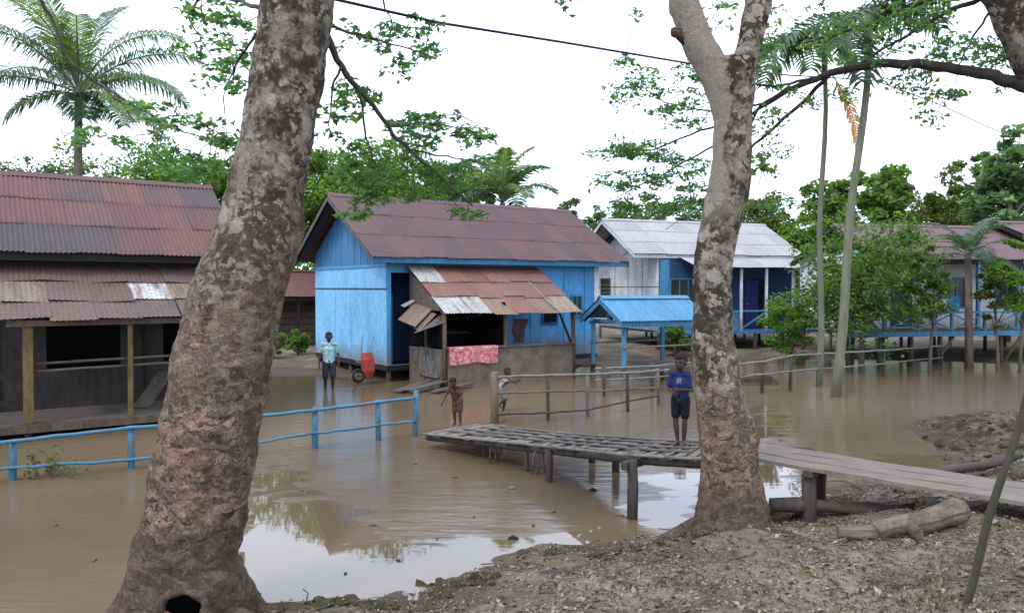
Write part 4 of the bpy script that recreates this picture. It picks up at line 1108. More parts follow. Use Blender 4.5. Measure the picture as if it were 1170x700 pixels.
for k, (dx, dy, rr_) in enumerate([(1.0, .12, .10), (.85, -.45, .11)]):
    m = MB(); q = []
    for i in range(9):
        f_ = i / 8; x, y = dx * (.3 + .9 * f_), dy * (.3 + .9 * f_); q.append(Vector((x, y, max(ground_z(org.x + x, org.y + y), -.1) - org.z + .08 * (1 - f_) - .06)))
    m.tube(q, list(np.linspace(rr_ * 1.3, rr_ * .3, 9)), 10, .35, k); m.build('root', M['bark_near'], tk)
dl = lambda px: 6.6 + abs(px - 340) / 130
lines = [([(372, 40, 6.3), (395, 85, 6.5), (425, 120, 6.8), (455, 160, 7.0), (490, 190, 7.2), (540, 235, 7.4)], .03, .008),
         ([(410, 100, 6.6), (416, 150, 6.7), (430, 190, 6.8), (440, 215, 6.9)], .012, .004), ([(445, 145, 7), (490, 140, 7.1), (545, 152, 7.2)], .01, .004), ([(470, 172, 7.1), (520, 180, 7.2), (560, 190, 7.3)], .01, .003),
         ([(375, 30, 6.3), (410, 40, 6.5), (450, 50, 6.7), (495, 65, 6.8)], .014, .004), ([(390, 70, 6.4), (378, 110, 6.4), (375, 160, 6.4)], .012, .004), ([(430, -40, 6.4), (440, 10, 6.6), (455, 35, 6.7)], .012, .003),
         ([(300, 10, 6.1), (270, 0, 6.6), (230, -5, 7.2), (215, 20, 7.6), (235, 55, 7.6)], .02, .005), ([(300, 30, 6.1), (280, 55, 6.5), (262, 90, 6.8), (255, 110, 7)], .012, .004),
         ([(330, -60, 6.2), (200, -80, 7), (60, -60, 8), (40, -10, 8.3), (60, 25, 8.4), (68, 50, 8.4), (85, 76, 8.4), (112, 96, 8.5), (163, 126, 8.4), (201, 148, 8.3), (255, 165, 8.2)], .026, .006),
         ([(112, 94, 8.5), (140, 120, 8.4), (165, 155, 8.4)], .012, .004), ([(190, 142, 8.4), (180, 165, 8.3), (175, 185, 8.3)], .008, .003), ([(68, 30, 8.4), (75, 100, 8.4), (70, 150, 8.3)], .008, .003)]
clumps = [(440, 42, 25, 16, 14), (470, 30, 30, 14, 7), (490, 65, 12, 16, 8), (455, 75, 14, 12, 5), (385, 95, 14, 14, 5), (385, 130, 20, 30, 10), (418, 110, 18, 12, 8), (400, 35, 12, 10, 4),
          (500, 150, 50, 22, 34), (540, 152, 16, 12, 10), (470, 138, 20, 12, 10), (430, 195, 48, 22, 46), (500, 205, 38, 22, 30), (540, 195, 30, 18, 16), (405, 185, 22, 25, 14), (445, 228, 40, 6, 10), (415, 242, 12, 8, 5), (530, 240, 25, 6, 7),
          (250, 60, 40, 25, 12), (280, 40, 22, 20, 8), (262, 85, 20, 20, 12), (255, 15, 40, 12, 12), (215, 0, 35, 10, 8), (230, 25, 15, 15, 5), (370, 0, 30, 10, 4),
          (120, 155, 50, 10, 12), (200, 140, 50, 16, 18), (250, 160, 25, 12, 14), (190, 185, 40, 20, 26), (240, 195, 30, 18, 14), (95, 165, 25, 8, 7), (140, 118, 20, 8, 6), (180, 120, 16, 8, 6), (210, 205, 18, 10, 7), (10, 212, 12, 6, 3)]
leafy_branch(t1, org, lines, clumps, M['leaf_spray'], dl, rad=.16, per=22, L=.075, wd=.036, dj=.5, dens=.55)
# upper crown above the picture
cen = [(org.x + 1.4 + rng.normal() * 1.8, org.y + 1.3 + rng.normal() * 1.2, 7.6 + rng.normal() * .7) for _ in range(120)]
lc = spray_cluster(cen, 60, .45); leaves_obj('upper_crown', lc - np.array(tuple(org)), .10, .05, M['leaf_spray'], t1, up=.55)
m = MB()
for k in range(9):
    a = k * .7; e = Vector((org.x + .8 + 2.4 * math.cos(a), org.y + 1.2 + 2 * math.sin(a), 7.3)) - org; s_ = W(385, -300, D + .3) - org
    m.tube([s_, s_.lerp(e, .5) + Vector((0, 0, .3)), e], [.10, .06, .02], 7, .2, k)
m.build('limb', M['bark_plain'], t1)

# forked trunk, right
D = 7.5
prof = [(640, 838, 130), (618, 838, 104), (600, 836, 88), (575, 836, 76), (530, 833, 66), (490, 830, 64), (450, 821, 55), (415, 816, 51), (383, 814, 46), (345, 814, 44), (300, 815, 43), (260, 822, 44), (220, 832, 46), (180, 837, 43), (140, 837, 43), (100, 834, 50), (70, 835, 54)]
org = Vector((W(836, 620, D).x, D, .1))
t2 = empty('forked_tree', org, 0, 'lichen spotted tree with trunk forking near the top, at the water edge by the gangway', 'tree')
tk = trunk_mesh('trunk', [(W(c, y, D), w_ / 2 * D / F) for y, c, w_ in prof], M['bark_fork'], t2, org, segs=110, sub=20, wob=.085, flare=.55, seed=9.1)
la = [(190, 835, 26), (150, 834, 32), (115, 828, 36), (80, 816, 36), (50, 798, 36), (25, 788, 34), (0, 781, 34), (-40, 778, 32), (-140, 768, 30), (-300, 740, 24)]
lb_ = [(190, 838, 26), (150, 840, 30), (115, 845, 32), (80, 848, 30), (50, 856, 27), (25, 862, 28), (0, 868, 30), (-40, 875, 29), (-140, 890, 26), (-300, 915, 20)]
for q in (la, lb_): trunk_mesh('limb', [(W(c, y, D + max(0, 110 - y) * (.0012 if q is lb_ else .0004)), w_ / 2 * D / F) for y, c, w_ in q], M['bark_fork'], t2, org, segs=64, sub=14, wob=.10, seed=q[0][1] * .1)
m = MB(); m.tube([(.12, 0, -.08), (.04, -.01, -.01), (-.015, -.01, .0), (-.03, -.01, .0)], [.05, .05, .045, .03], 9, .3); k_ = m.build('branch_stub', M['bark_fork'], tk, W(770, 37, D) - org)
for k, (dx, dy, rr_) in enumerate([(-.40, .40, .09), (-.60, -.02, .09), (-.42, -.30, .07), (.42, -.12, .07), (.3, .4, .07)]):
    m = MB(); q = []
    for i in range(9):
        f_ = i / 8; x, y = dx * (.2 + 1.2 * f_) + .05 * math.sin(i), dy * (.2 + 1.2 * f_) + .05 * math.cos(i * 1.3); q.append(Vector((x, y, max(ground_z(org.x + x, org.y + y), -.1) - org.z + .14 * (1 - f_) - .03)))
    m.tube(q, list(np.linspace(rr_ * 1.2, rr_ * .3, 9)), 9, .4, k + 7); m.build('root', M['bark_fork'], tk)
cen = [(org.x + .6 + rng.normal() * 1.6, org.y + 1.3 + rng.normal() * 1.2, 7.4 + rng.normal() * .6) for _ in range(90)]
lc = spray_cluster(cen, 60, .45); leaves_obj('upper_crown', lc - np.array(tuple(org)), .10, .05, M['leaf_spray'], t2, up=.55)

# leaning tree beyond the right edge whose arching limb crosses the picture
D = 9.0
org = Vector((W(1330, 560, D).x, D, .8))
t3 = empty('leaning_tree', org, 0, 'leaning tree at the top right corner with a long arched limb reaching left', 'tree')
trunk_mesh('trunk', [(W(1345, 620, D), .42), (W(1335, 560, D), .34), (W(1310, 420, D), .29), (W(1270, 280, D), .27), (W(1225, 150, D), .25), (W(1180, 60, D), .24), (W(1150, 0, D), .22), (W(1120, -60, D), .2), (W(1090, -160, D), .15)], M['bark_near'], t3, org, segs=40, sub=8, wob=.08, flare=.7, seed=2.2)
d3 = lambda px: 9.3 + max(0, 1000 - px) / 130
lines = [([(1205, 108, 9), (1160, 94, 9.1), (1120, 83, 9.2), (1060, 74, 9.4), (1000, 73, 9.6), (950, 83, 9.9), (905, 101, 10.2), (868, 122, 10.5)], .085, .028),
         ([(950, 83, 9.9), (905, 128, 10.4), (862, 165, 10.8), (815, 215, 11.2), (790, 240, 11.3)], .03, .008), ([(905, 101, 10.2), (860, 130, 10.6), (800, 150, 11), (745, 172, 11.4), (690, 172, 11.7)], .022, .006),
         ([(868, 122, 10.5), (820, 165, 11), (765, 195, 11.4), (705, 225, 11.8)], .02, .006), ([(868, 122, 10.5), (840, 180, 11), (815, 235, 11.3)], .018, .006), ([(880, 118, 10.4), (820, 128, 10.9), (760, 118, 11.3), (730, 95, 11.5)], .016, .005), ([(930, 90, 10), (885, 98, 10.3), (830, 95, 10.8), (790, 80, 11)], .02, .006),
         ([(1165, 40, 9), (1120, 0, 9.2), (1085, 12, 9.3), (1040, 38, 9.4), (1000, 62, 9.6), (965, 85, 9.8)], .035, .012), ([(1110, -40, 9.1), (1060, 0, 9.3), (1010, 25, 9.6), (960, 38, 9.9), (900, 55, 10.2)], .04, .012), ([(1130, 15, 9.1), (1110, 45, 9.2), (1095, 75, 9.2)], .015, .008), ([(1060, 10, 9.3), (1030, 5, 9.5), (980, 10, 9.8)], .014, .005)]
clumps = [(745, 100, 45, 18, 30), (700, 172, 22, 10, 18), (735, 165, 40, 14, 24), (775, 130, 30, 16, 20), (720, 205, 40, 12, 22), (770, 190, 40, 14, 26), (740, 235, 50, 12, 26), (795, 222, 30, 14, 14), (700, 240, 20, 8, 6), (785, 85, 22, 14, 12), (730, 70, 22, 10, 6), (790, 20, 20, 14, 3), (820, 25, 20, 20, 8), (725, 12, 10, 8, 1),
          (880, 60, 25, 30, 10), (905, 110, 30, 20, 8), (870, 180, 18, 20, 14), (885, 235, 22, 12, 12), (940, 45, 40, 30, 8), (1000, 25, 55, 22, 14), (1060, 20, 50, 16, 20), (1090, 55, 40, 14, 18), (1000, 55, 40, 12, 7), (960, 110, 40, 12, 6), (1040, 92, 35, 10, 10), (1080, 108, 30, 8, 8), (1130, 60, 26, 16, 12), (1150, 90, 20, 10, 4), (1050, 130, 25, 6, 4), (880, 140, 15, 15, 8), (870, 20, 16, 25, 5), (910, 10, 30, 16, 4)]
leafy_branch(t3, org, lines, clumps, M['leaf_spray'], d3, rad=.24, per=26, L=.085, wd=.036, dj=.45, bmat=M['bark_dark'], dens=.62)
cen = [(org.x - 1.5 + rng.normal() * 1.8, org.y - .6 + rng.normal() * 1.6, 8.2 + rng.normal() * .6) for _ in range(80)]
lc = spray_cluster(cen, 60, .5); leaves_obj('upper_crown', lc - np.array(tuple(org)), .12, .055, M['leaf_spray'], t3, up=.55)

def crown_points(rx, ry, rz, nc, per, cz, lob=.5):
    """leaf centres: clumps of uneven size spread through the crown's volume"""
    out = []
    for _ in range(nc):
        d = rng.normal(size=3); d /= np.linalg.norm(d); r_ = rng.random() ** .45
        c = d * r_ * np.array([rx, ry, rz]) * rng.uniform(.75, 1.1) + np.array([0, 0, cz])
        s = rng.uniform(.16, .34) * min(rx, rz) * (1.2 - .3 * r_)
        q = rng.normal(size=(int(per * rng.uniform(.5, 1.5)), 3)); q = unit(q) * (rng.random((len(q), 1)) ** .5) * s * np.array([1.25, 1.25, .75])
        out.append(c + q)
    return np.concatenate(out)

def bg_tree(label, px, d, top, rpx, mat, L=.24, base=None, nc=34, per=90, tall=1.0, group='trees behind the houses', name='tree', tr=None, barkm=None, crown_frac=.62):
    if group and px < 600: top -= 7; rpx *= 1.5; nc = int(nc * 2.1); L *= .95
    elif group: rpx *= 1.15; nc = int(nc * 1.4); top -= 2
    x = (px - CX) / F * d; zt = W(px, top, d).z; zg = ground_z(x, d) - .05 if base is None else base
    H = zt - zg; rx = rpx / F * d; rz = H * crown_frac / 2 * tall
    o = empty(name, (x, d, zg), random.uniform(0, 6), label, 'tree', group)
    m = MB(); r0 = tr or H * .022
    lean = Vector((random.uniform(-.3, .3), random.uniform(-.3, .3), 0))
    tops = Vector((0, 0, H * .64)) + lean
    m.tube([(0, 0, 0), Vector((0, 0, H * .3)) + lean * .2, Vector((0, 0, H * .55)) + lean * .6, tops], [r0 * 1.25, r0, r0 * .75, r0 * .3], 9, .2, px)
    for k in range(7):
        a = k * 2.4; s_ = Vector((0, 0, H * (.38 + .06 * k))) + lean * .5; e = Vector((math.cos(a) * rx * .6, math.sin(a) * rx * .6, H - 2 * rz + rz * (.5 + .15 * k)))
        m.tube([s_, s_.lerp(e, .5) + Vector((0, 0, .2)), e], [r0 * .45, r0 * .3, r0 * .12], 6, .2, k)
    m.build('trunk', barkm or M['bark_plain'], o)
    pts = crown_points(rx, rx, rz, nc, per, H - rz)
    pts = pts[pts[:, 2] < H * 1.02]
    leaves_obj('crown', pts, rng.uniform(L * .6, L * 1.3, len(pts)), rng.uniform(L * .35, L * .7, len(pts)), mat, o, up=.45, droop=.25)
    return o

T = bg_tree
T('low dark tree far left behind the ridge of the dark timber house', 30, 44, 188, 30, M['leaf_dark'])
T('rounded dark tree directly behind the coconut trunk', 72, 42, 180, 38, M['leaf_dark'])
T('dark green tree just right of the coconut trunk', 128, 45, 176, 42, M['leaf_mid'])
T('bright yellow green tree above the left roof ridge', 190, 38, 158, 36, M['leaf_bright'])
T('grey green tree between the left roof and the largest trunk', 240, 40, 166, 38, M['leaf_mid'])
T('mid green tree just behind the largest trunk', 300, 42, 170, 40, M['leaf_mid'])
T('dark tree behind the peak of the blue house gable', 362, 36, 168, 36, M['leaf_mid'], nc=44)
T('bright green bushy tree over the left part of the blue house roof', 428, 34, 162, 44, M['leaf_bright'], nc=50)
T('deep green tree over the middle of the blue house ridge', 500, 38, 178, 40, M['leaf_mid'], nc=44)
T('small dark tree beside the young palm behind the ridge', 545, 42, 196, 22, M['leaf_dark'])
T('small pale tree just past the right end of the blue house ridge', 652, 45, 224, 20, M['leaf_olive'])
T('round dark tree left of the white house roof', 690, 48, 232, 22, M['leaf_dark'])
T('yellowish tree behind the peak of the white house', 738, 47, 222, 34, M['leaf_olive'])
T('dark tree over the ridge of the white house', 788, 46, 208, 34, M['leaf_dark'])
T('tree behind the forked trunk above the white roof', 838, 44, 215, 34, M['leaf_mid'])
T('yellow green tree over the right end of the white roof', 872, 40, 216, 32, M['leaf_olive'], nc=44)
T('bright leafy tree between the white roof and the slim palm', 912, 38, 246, 32, M['leaf_bright'], nc=44)
T('large leaved tree just right of the slim palms', 1008, 40, 180, 40, M['leaf_mid'], L=.36, nc=46, per=60)
T('large leaved tree between the two slim palm trunks', 948, 43, 182, 34, M['leaf_mid'], L=.36, per=60)
T('low tree over the ridge of the mauve roof', 1048, 46, 208, 36, M['leaf_olive'])
T('yellow green tree behind the right end of the mauve roof', 1085, 40, 196, 34, M['leaf_olive'], nc=44)
T('tall bluish tree with big round leaves near the right edge', 1148, 34, 138, 36, M['leaf_blue'], L=.38, nc=50, per=50)
T('dark big leaved tree in the right corner behind the pale house', 1185, 38, 165, 34, M['leaf_blue'], L=.36, nc=44, per=50)
T('tall slender tree left of the bluish big leaved one', 1108, 44, 172, 24, M['leaf_mid'], L=.3)
# nearer ones
T('broad bushy tree with dense fine leaves in front of the stilt house', 985, 24.5, 235, 92, M['leaf_mid'], L=.17, nc=140, per=62, crown_frac=.80, group=None, name='bushy_tree', tr=.08)
T('slender pale sapling in front of the pale house at the right', 1142, 24.5, 288, 24, M['leaf_olive'], L=.14, nc=26, per=60, crown_frac=.6, group=None, name='sapling', tr=.05)
T('loose thin stemmed green tree in front of the mauve roof beside the short palm', 1062, 24.2, 268, 32, M['leaf_mid'], L=.15, nc=34, per=60, crown_frac=.6, group=None, name='sapling', tr=.05)
T('loose bright green tree hanging over the stilt house rail at the right edge', 1166, 24.0, 262, 34, M['leaf_bright'], L=.15, nc=34, per=60, crown_frac=.62, group=None, name='sapling', tr=.05)
T('leafy shrub growing under the shelter end beside its blue posts', 772, 29, 362, 26, M['leaf_mid'], L=.16, nc=24, per=60, crown_frac=.9, group=None, name='shrub', tr=.05)
T('low green shrub at the foot of the brown plank hut', 340, 28, 372, 18, M['leaf_bright'], L=.14, nc=20, per=60, crown_frac=.95, group=None, name='shrub', tr=.04)
T('low shrub by the left foot of the brown plank hut', 312, 27, 376, 14, M['leaf_bright'], L=.14, nc=16, per=60, crown_frac=.95, group=None, name='shrub', tr=.04)
T('round green bush at the stilts of the white house', 905, 27, 330, 34, M['leaf_bright'], L=.14, nc=40, per=70, crown_frac=.95, group=None, name='shrub', tr=.05)
T('small green bush under the right end of the blue house eave', 672, 29, 398, 10, M['leaf_dark'], L=.12, nc=12, per=50, crown_frac=.95, group=None, name='shrub', tr=.03)
# the wood behind everything
n = 46000
fx = rng.uniform(-70, 70, n); fy = rng.uniform(52, 66, n); cell = np.floor(fx / 3.1)
ht = 4.0 + 3.0 * np.abs(np.sin(cell * 12.9898) * 43758.5 % 1)
fz = (rng.random(n) ** .6) * ht
fo = leaves_obj('forest', np.stack([fx, fy, fz], 1), rng.uniform(.3, .7, n), rng.uniform(.2, .4, n), M['leaf_mid'], None, up=.45)
tag(fo, 'low dense wood closing the view behind the houses', 'wood', None, 'stuff')

# ---- palms
def frond_mesh(parent, name, base, az, el, length, droop, mat, nl=46, ll=.55, lw=.045, hang=.5, rmat=None):
    """one feather leaf: a curved rib with two rows of leaflets"""
    pts = []; p = Vector(base); e = el; st_ = length / 18
    for i in range(19):
        pts.append(p.copy()); p = p + Vector((math.cos(az) * math.cos(e), math.sin(az) * math.cos(e), math.sin(e))) * st_; e -= droop / 18 * (.5 + i / 12)
    P = np.array([tuple(q) for q in pts]); T_ = np.gradient(P, axis=0); T_ = unit(T_)
    v, f, r_ = [], [], []; rv = random.uniform(.0, 1)
    for k in range(nl):
        t = .14 + .86 * (k / nl); i = t * 18; a = int(min(i, 17)); c = P[a] + (P[a + 1] - P[a]) * (i - a); tg = T_[a]
        sd_ = np.cross(tg, [0, 0, 1.0]); sd_ /= np.linalg.norm(sd_) + 1e-9; upv = np.cross(sd_, tg)
        l_ = ll * math.sin(math.pi * (.12 + .82 * t)) ** .7 * random.uniform(.85, 1.1)
        for s in (-1, 1):
            dv = sd_ * s * .85 + tg * .5 + upv * .12 + rng.normal(size=3) * .06; dv /= np.linalg.norm(dv)
            m1 = c + dv * l_ * .5; dn = dv + np.array([0, 0, -hang * random.uniform(.7, 1.5)]); dn /= np.linalg.norm(dn); tp_ = m1 + dn * l_ * .55
            wv = np.cross(dv, upv); wv /= np.linalg.norm(wv) + 1e-9; wv = wv * lw / 2; n0 = len(v)
            v += [c - wv * .5, c + wv * .5, m1 + wv, m1 - wv, tp_ + wv * .15, tp_ - wv * .15]; f += [(n0, n0 + 1, n0 + 2, n0 + 3), (n0 + 3, n0 + 2, n0 + 4, n0 + 5)]
            r_ += [min(1, max(0, rv + random.uniform(-.25, .25)))] * 6
    o = np_mesh(name, np.array(v), np.array(f), np.array(r_), mat, parent)
    m = MB(); m.tube(pts, list(np.linspace(.035, .006, 19) * (length / 4)), 5); m.build('midrib', rmat or M['bark_green'], o)
    return o

px, d = 89, 30
b0 = Vector(((px - CX) / F * d, d, .2)); c0 = W(90, 112, d)
cp_ = empty('coconut_palm', b0, 0, 'tall coconut palm with drooping feather fronds behind the left house', 'palm')
m = MB(); m.tube([(-.1, 0, -.2), (.0, 0, 2.5), (.03, 0, 5), c0 - b0 + Vector((0, 0, .3))], [.22, .17, .15, .14], 12, .08); m.build('trunk', M['bark_plain'], cp_)
cr_ = c0 - b0 + Vector((0, 0, .2))
for k, (az, el, ln, dr_) in enumerate([(0.15, .75, 4.4, 1.1), (-.2, .35, 4.0, 1.0), (.4, 1.15, 4.2, 1.3), (2.9, .65, 4.2, 1.2), (3.4, .35, 4.2, 1.0), (2.6, 1.1, 4.4, 1.2), (1.3, 1.35, 4.4, .8), (4.4, 1.35, 4.4, .9), (4.7, 1.0, 4.2, 1.2), (5.2, .9, 4.2, 1.2), (3.9, .9, 4.2, 1.3), (.8, .6, 4.0, 1.3), (2.1, .7, 4, 1.2), (5.7, .1, 3.6, 1.1), (-.1, -.1, 3.4, .9), (3.7, -.15, 2.4, .8), (5.3, -.3, 2.0, .7), (1.6, .3, 3.4, 1)]):
    frond_mesh(cp_, 'frond', cr_, az, el, ln * 1.16, dr_, M['frond'], nl=84, ll=1.2, lw=.055, hang=.95)
for k in range(6):
    m = MB(); m.ball(cr_ + Vector((.25 * math.cos(k), .25 * math.sin(k), -.18)), (.11, .11, .14)); m.build('coconut', M['bark_dark'], cp_)

px, d = 575, 35
b0 = Vector(((px - CX) / F * d, d, .3)); c0 = W(574, 232, d)
yp = empty('young_palm', b0, 0, 'young upright palm rising behind the blue house ridge', 'palm')
m = MB(); m.tube([(0, 0, 0), c0 - b0], [.16, .13], 10, .1); m.build('trunk', M['bark_plain'], yp)
for k in range(13): frond_mesh(yp, 'frond', c0 - b0, k * 2.4, 1.45 - .085 * k, 3.0, .9 + .05 * k, M['frond'], nl=46, ll=.8, lw=.10, hang=.5)

def areca(label, base, top, r0, fronds, dead=False):
    b0 = Vector(base); o = empty('slim_palm', b0, 0, label, 'palm', 'slim palms in the water')
    tp_ = Vector(top) - b0; m = MB(); pts = [Vector((0, 0, -.4))] + [tp_ * (k / 10) + Vector((.05 * math.sin(k * .9), 0, 0)) for k in range(1, 11)]
    m.tube(pts, list(np.linspace(r0, r0 * .66, 11)), 12, .06); m.build('trunk', M['bark_green'], o)
    m = MB(); m.tube([tp_ - Vector((0, 0, .05)), tp_ + Vector((0, 0, .5)), tp_ + Vector((0, 0, .95))], [r0 * .8, r0 * .95, r0 * .5], 10); m.build('crownshaft', flat('crownshaft_green', (.09, .15, .04), .4), o)
    for az, el, ln, dr_ in fronds: frond_mesh(o, 'frond', tp_ + Vector((0, 0, .85)), az, el, ln, dr_, M['frond_dark'], nl=26, ll=.95, lw=.085, hang=.8)
    if dead: frond_mesh(o, 'dead_frond', tp_ + Vector((.17, -.05, .05)), -.95, -1.0, 2.1, .5, M['frond_dead'], nl=26, ll=.5, lw=.085, hang=1.1, rmat=M['wood_yellow'])
    return o
areca('slim pale palm trunk with an orange dead frond hanging under its crown', G(935, 441), W(942, 88, 20.4), .085, [(k * 1.15 + .2, .85 - .22 * (k % 5), 2.7, 1.5) for k in range(9)], True)
areca('greener leaning slim palm trunk, thicker at its foot than its neighbour', G(953, 453), W(992, 62, 19.2), .115, [(k * 1.3, .8 - .25 * (k % 4), 2.3, 1.4) for k in range(6)])
px, d = 1108, 25.3
b0 = G(1108, 422); c0 = W(1106, 292, d)
sp2 = empty('short_palm', b0, 0, 'short feathery palm in front of the stilt house verandah', 'palm')
m = MB(); m.tube([(0, 0, -.3), c0 - b0], [.13, .10], 10, .1); m.build('trunk', M['bark_plain'], sp2)
for k in range(11): frond_mesh(sp2, 'frond', c0 - b0, k * 2.4 + .3, 1.35 - .13 * k, 1.9, 1.3, M['frond_dark'], nl=36, ll=.45, lw=.045, hang=.5)

# ------------------------------------------------------------------ people
SKIN = weathered('skin_dark', (.062, .033, .021), (.05, .026, .017), ns=5, rough=.5, bs=.02, spec=.35)
LIP = flat('lip', (.085, .03, .026), .45); EYE = flat('eye_white', (.11, .095, .085), .5, .1); PUP = flat('pupil', (.008, .006, .005), .2)
HAIR = weathered('hair_black', (.012, .010, .009), (.02, .016, .014), ns=30, rough=.8, bs=.8)

def capsules(parts, balls, voxel, smooth=4):
    m = MB()
    for a, b_, ra, rb in parts:
        a, b_ = Vector(a), Vector(b_); m.tube([a, a.lerp(b_, .5), b_], [ra, (ra + rb) / 2, rb], 12); m.ball(a, ra, 12, 8); m.ball(b_, rb, 12, 8)
    for c, r_ in balls: m.ball(c, r_, 16, 12)
    o = m.build('tmp', SKIN)
    md = o.modifiers.new('r', 'REMESH'); md.mode = 'VOXEL'; md.voxel_size = voxel; md.use_smooth_shade = True
    ms = o.modifiers.new('s', 'SMOOTH'); ms.factor = .5; ms.iterations = smooth
    dg = bpy.context.evaluated_depsgraph_get()
    me = bpy.data.meshes.new_from_object(o.evaluated_get(dg))
    bpy.data.objects.remove(o, do_unlink=True)
    return me

def person(label, loc, rz, H, J, shirt, shorts, hs=1.0, voxel=.006, sleeve=.55, leglen=.75, group=None, curl=.6, look=(0, 0), thin=1.0, print_=None):
    """J: joints in units of the height, facing -Y; the body is one surface, clothes are shells round it"""
    V = {k: Vector(v) * H for k, v in J.items()}
    parts, balls = [], []; h = H * thin
    mid = (V['hipL'] + V['hipR']) / 2
    parts += [(V['pelvis'] + Vector((-.035 * h, 0, 0)), V['chest'] + Vector((-.045 * h, 0, 0)), .055 * h, .058 * h), (V['pelvis'] + Vector((.035 * h, 0, 0)), V['chest'] + Vector((.045 * h, 0, 0)), .055 * h, .058 * h),
              (V['shL'], V['shR'], .036 * h, .036 * h), (V['chest'], V['neck'], .05 * h, .03 * h), (V['neck'], V['head'], .029 * h, .028 * h)]
    for s in 'LR':
        parts += [(V['sh' + s], V['el' + s], .031 * h, .023 * h), (V['el' + s], V['wr' + s], .024 * h, .016 * h), (V['hip' + s], V['kn' + s], .052 * h, .034 * h), (V['kn' + s], V['kn' + s].lerp(V['an' + s], .35), .033 * h, .036 * h), (V['kn' + s].lerp(V['an' + s], .35), V['an' + s], .036 * h, .020 * h),
                  (V['an' + s], V['toe' + s], .024 * h, .016 * h), (V['an' + s] + Vector((0, .012 * h, -.018 * h)), V['toe' + s], .022 * h, .014 * h), (mid, V['hip' + s], .06 * h, .056 * h)]
        # hand: palm, four curled fingers, thumb
        f_ = (V['wr' + s] - V['el' + s]).normalized(); sx = 1 if s == 'L' else -1
        pn = Vector((-sx, 0, 0)) if abs(f_.x) < .7 else Vector((0, -1, -.3)); pn = (pn - f_ * pn.dot(f_)).normalized(); sd_ = f_.cross(pn)
        if sd_.y > 0: sd_ = -sd_
        c = V['wr' + s]; pe = c + f_ * .05 * h
        for q in (-1, 1): parts.append((c + sd_ * q * .006 * h, pe + sd_ * q * .013 * h, .013 * h, .0125 * h))
        for i, ln in enumerate((.040, .045, .042, .033)):
            b0 = pe + sd_ * (.021 - .014 * i) * h; k1 = b0 + (f_ + pn * curl * .5).normalized() * ln * .5 * h; k2 = k1 + (f_ * (1 - curl * .7) + pn * curl).normalized() * ln * .55 * h
            parts += [(b0 - f_ * .012 * h, k1, .0075 * h, .0068 * h), (k1, k2, .0068 * h, .0058 * h)]
        t0 = c + f_ * .016 * h + sd_ * .014 * h; t1_ = t0 + (sd_ * .8 + f_ * .6 + pn * .3).normalized() * .026 * h; t2_ = t1_ + (f_ + pn * .4 + sd_ * .1).normalized() * .022 * h
        parts += [(t0, t1_, .0095 * h, .0078 * h), (t1_, t2_, .0075 * h, .0062 * h)]
    # head
    hc = V['head']; rot = Matrix.Rotation(look[0], 3, 'Z') @ Matrix.Rotation(look[1], 3, 'X')
    k = H * hs
    hd = lambda x, y, z: hc + rot @ Vector((x * k, y * k, z * k))
    balls += [(hd(0, .008, .014), (.052 * k, .062 * k, .058 * k)), (hd(0, -.012, -.020), (.042 * k, .046 * k, .050 * k)), (hd(0, -.022, -.046), (.027 * k, .028 * k, .022 * k)), (hd(0, -.062, -.012), (.0105 * k, .010 * k, .009 * k)), (hd(.008, -.058, -.015), (.0075 * k,) * 3), (hd(-.008, -.058, -.015), (.0075 * k,) * 3), (hd(0, -.058, .0), (.006 * k, .008 * k, .018 * k)),
              (hd(.052, .008, -.004), (.007 * k, .014 * k, .019 * k)), (hd(-.052, .008, -.004), (.007 * k, .014 * k, .019 * k)), (hd(0, -.053, -.035), (.017 * k, .009 * k, .0085 * k)), (hd(.022, -.049, .018), (.014 * k, .008 * k, .006 * k)), (hd(-.022, -.049, .018), (.014 * k, .008 * k, .006 * k))]
    me = capsules(parts, balls, voxel, 3)
    for mt in (LIP, EYE, PUP): me.materials.append(mt)
    lipc = hd(0, -.060, -.036); e1, e2 = hd(.021, -.054, .004), hd(-.021, -.054, .004)
    for p in me.polygons:
        q = p.center
        w1 = rot.inverted() @ (q - lipc)
        if abs(w1.x) < .016 * k and abs(w1.z) < .0065 * k and abs(w1.y) < .012 * k: p.material_index = 1
        for e in (e1, e2):
            w2 = rot.inverted() @ (q - e)
            if abs(w2.y) < .016 * k and (w2.x / (.0095 * k)) ** 2 + (w2.z / (.0045 * k)) ** 2 < 1: p.material_index = 3 if abs(w2.x) < .0052 * k else 2
    o = bpy.data.objects.new('person', me); COL.objects.link(o); o.location = loc; o.rotation_euler = (0, 0, rz); tag(o, label, 'person', group)
    # hair cap
    hb_ = [(hd(0, .016, .026), (.056 * k, .060 * k, .054 * k)), (hd(0, .035, .0), (.048 * k, .036 * k, .046 * k)), (hd(0, -.012, .047), (.044 * k, .044 * k, .026 * k))]
    hm = capsules([], hb_, voxel, 1); hm.materials.clear(); hm.materials.append(HAIR)
    for v_ in hm.vertices: v_.co += Vector((mnoise.noise(v_.co * 60), mnoise.noise(v_.co * 60 + Vector((5, 0, 0))), mnoise.noise(v_.co * 60 + Vector((0, 5, 0))))) * .006
    ho_ = bpy.data.objects.new('hair', hm); COL.objects.link(ho_); ho_.parent = o
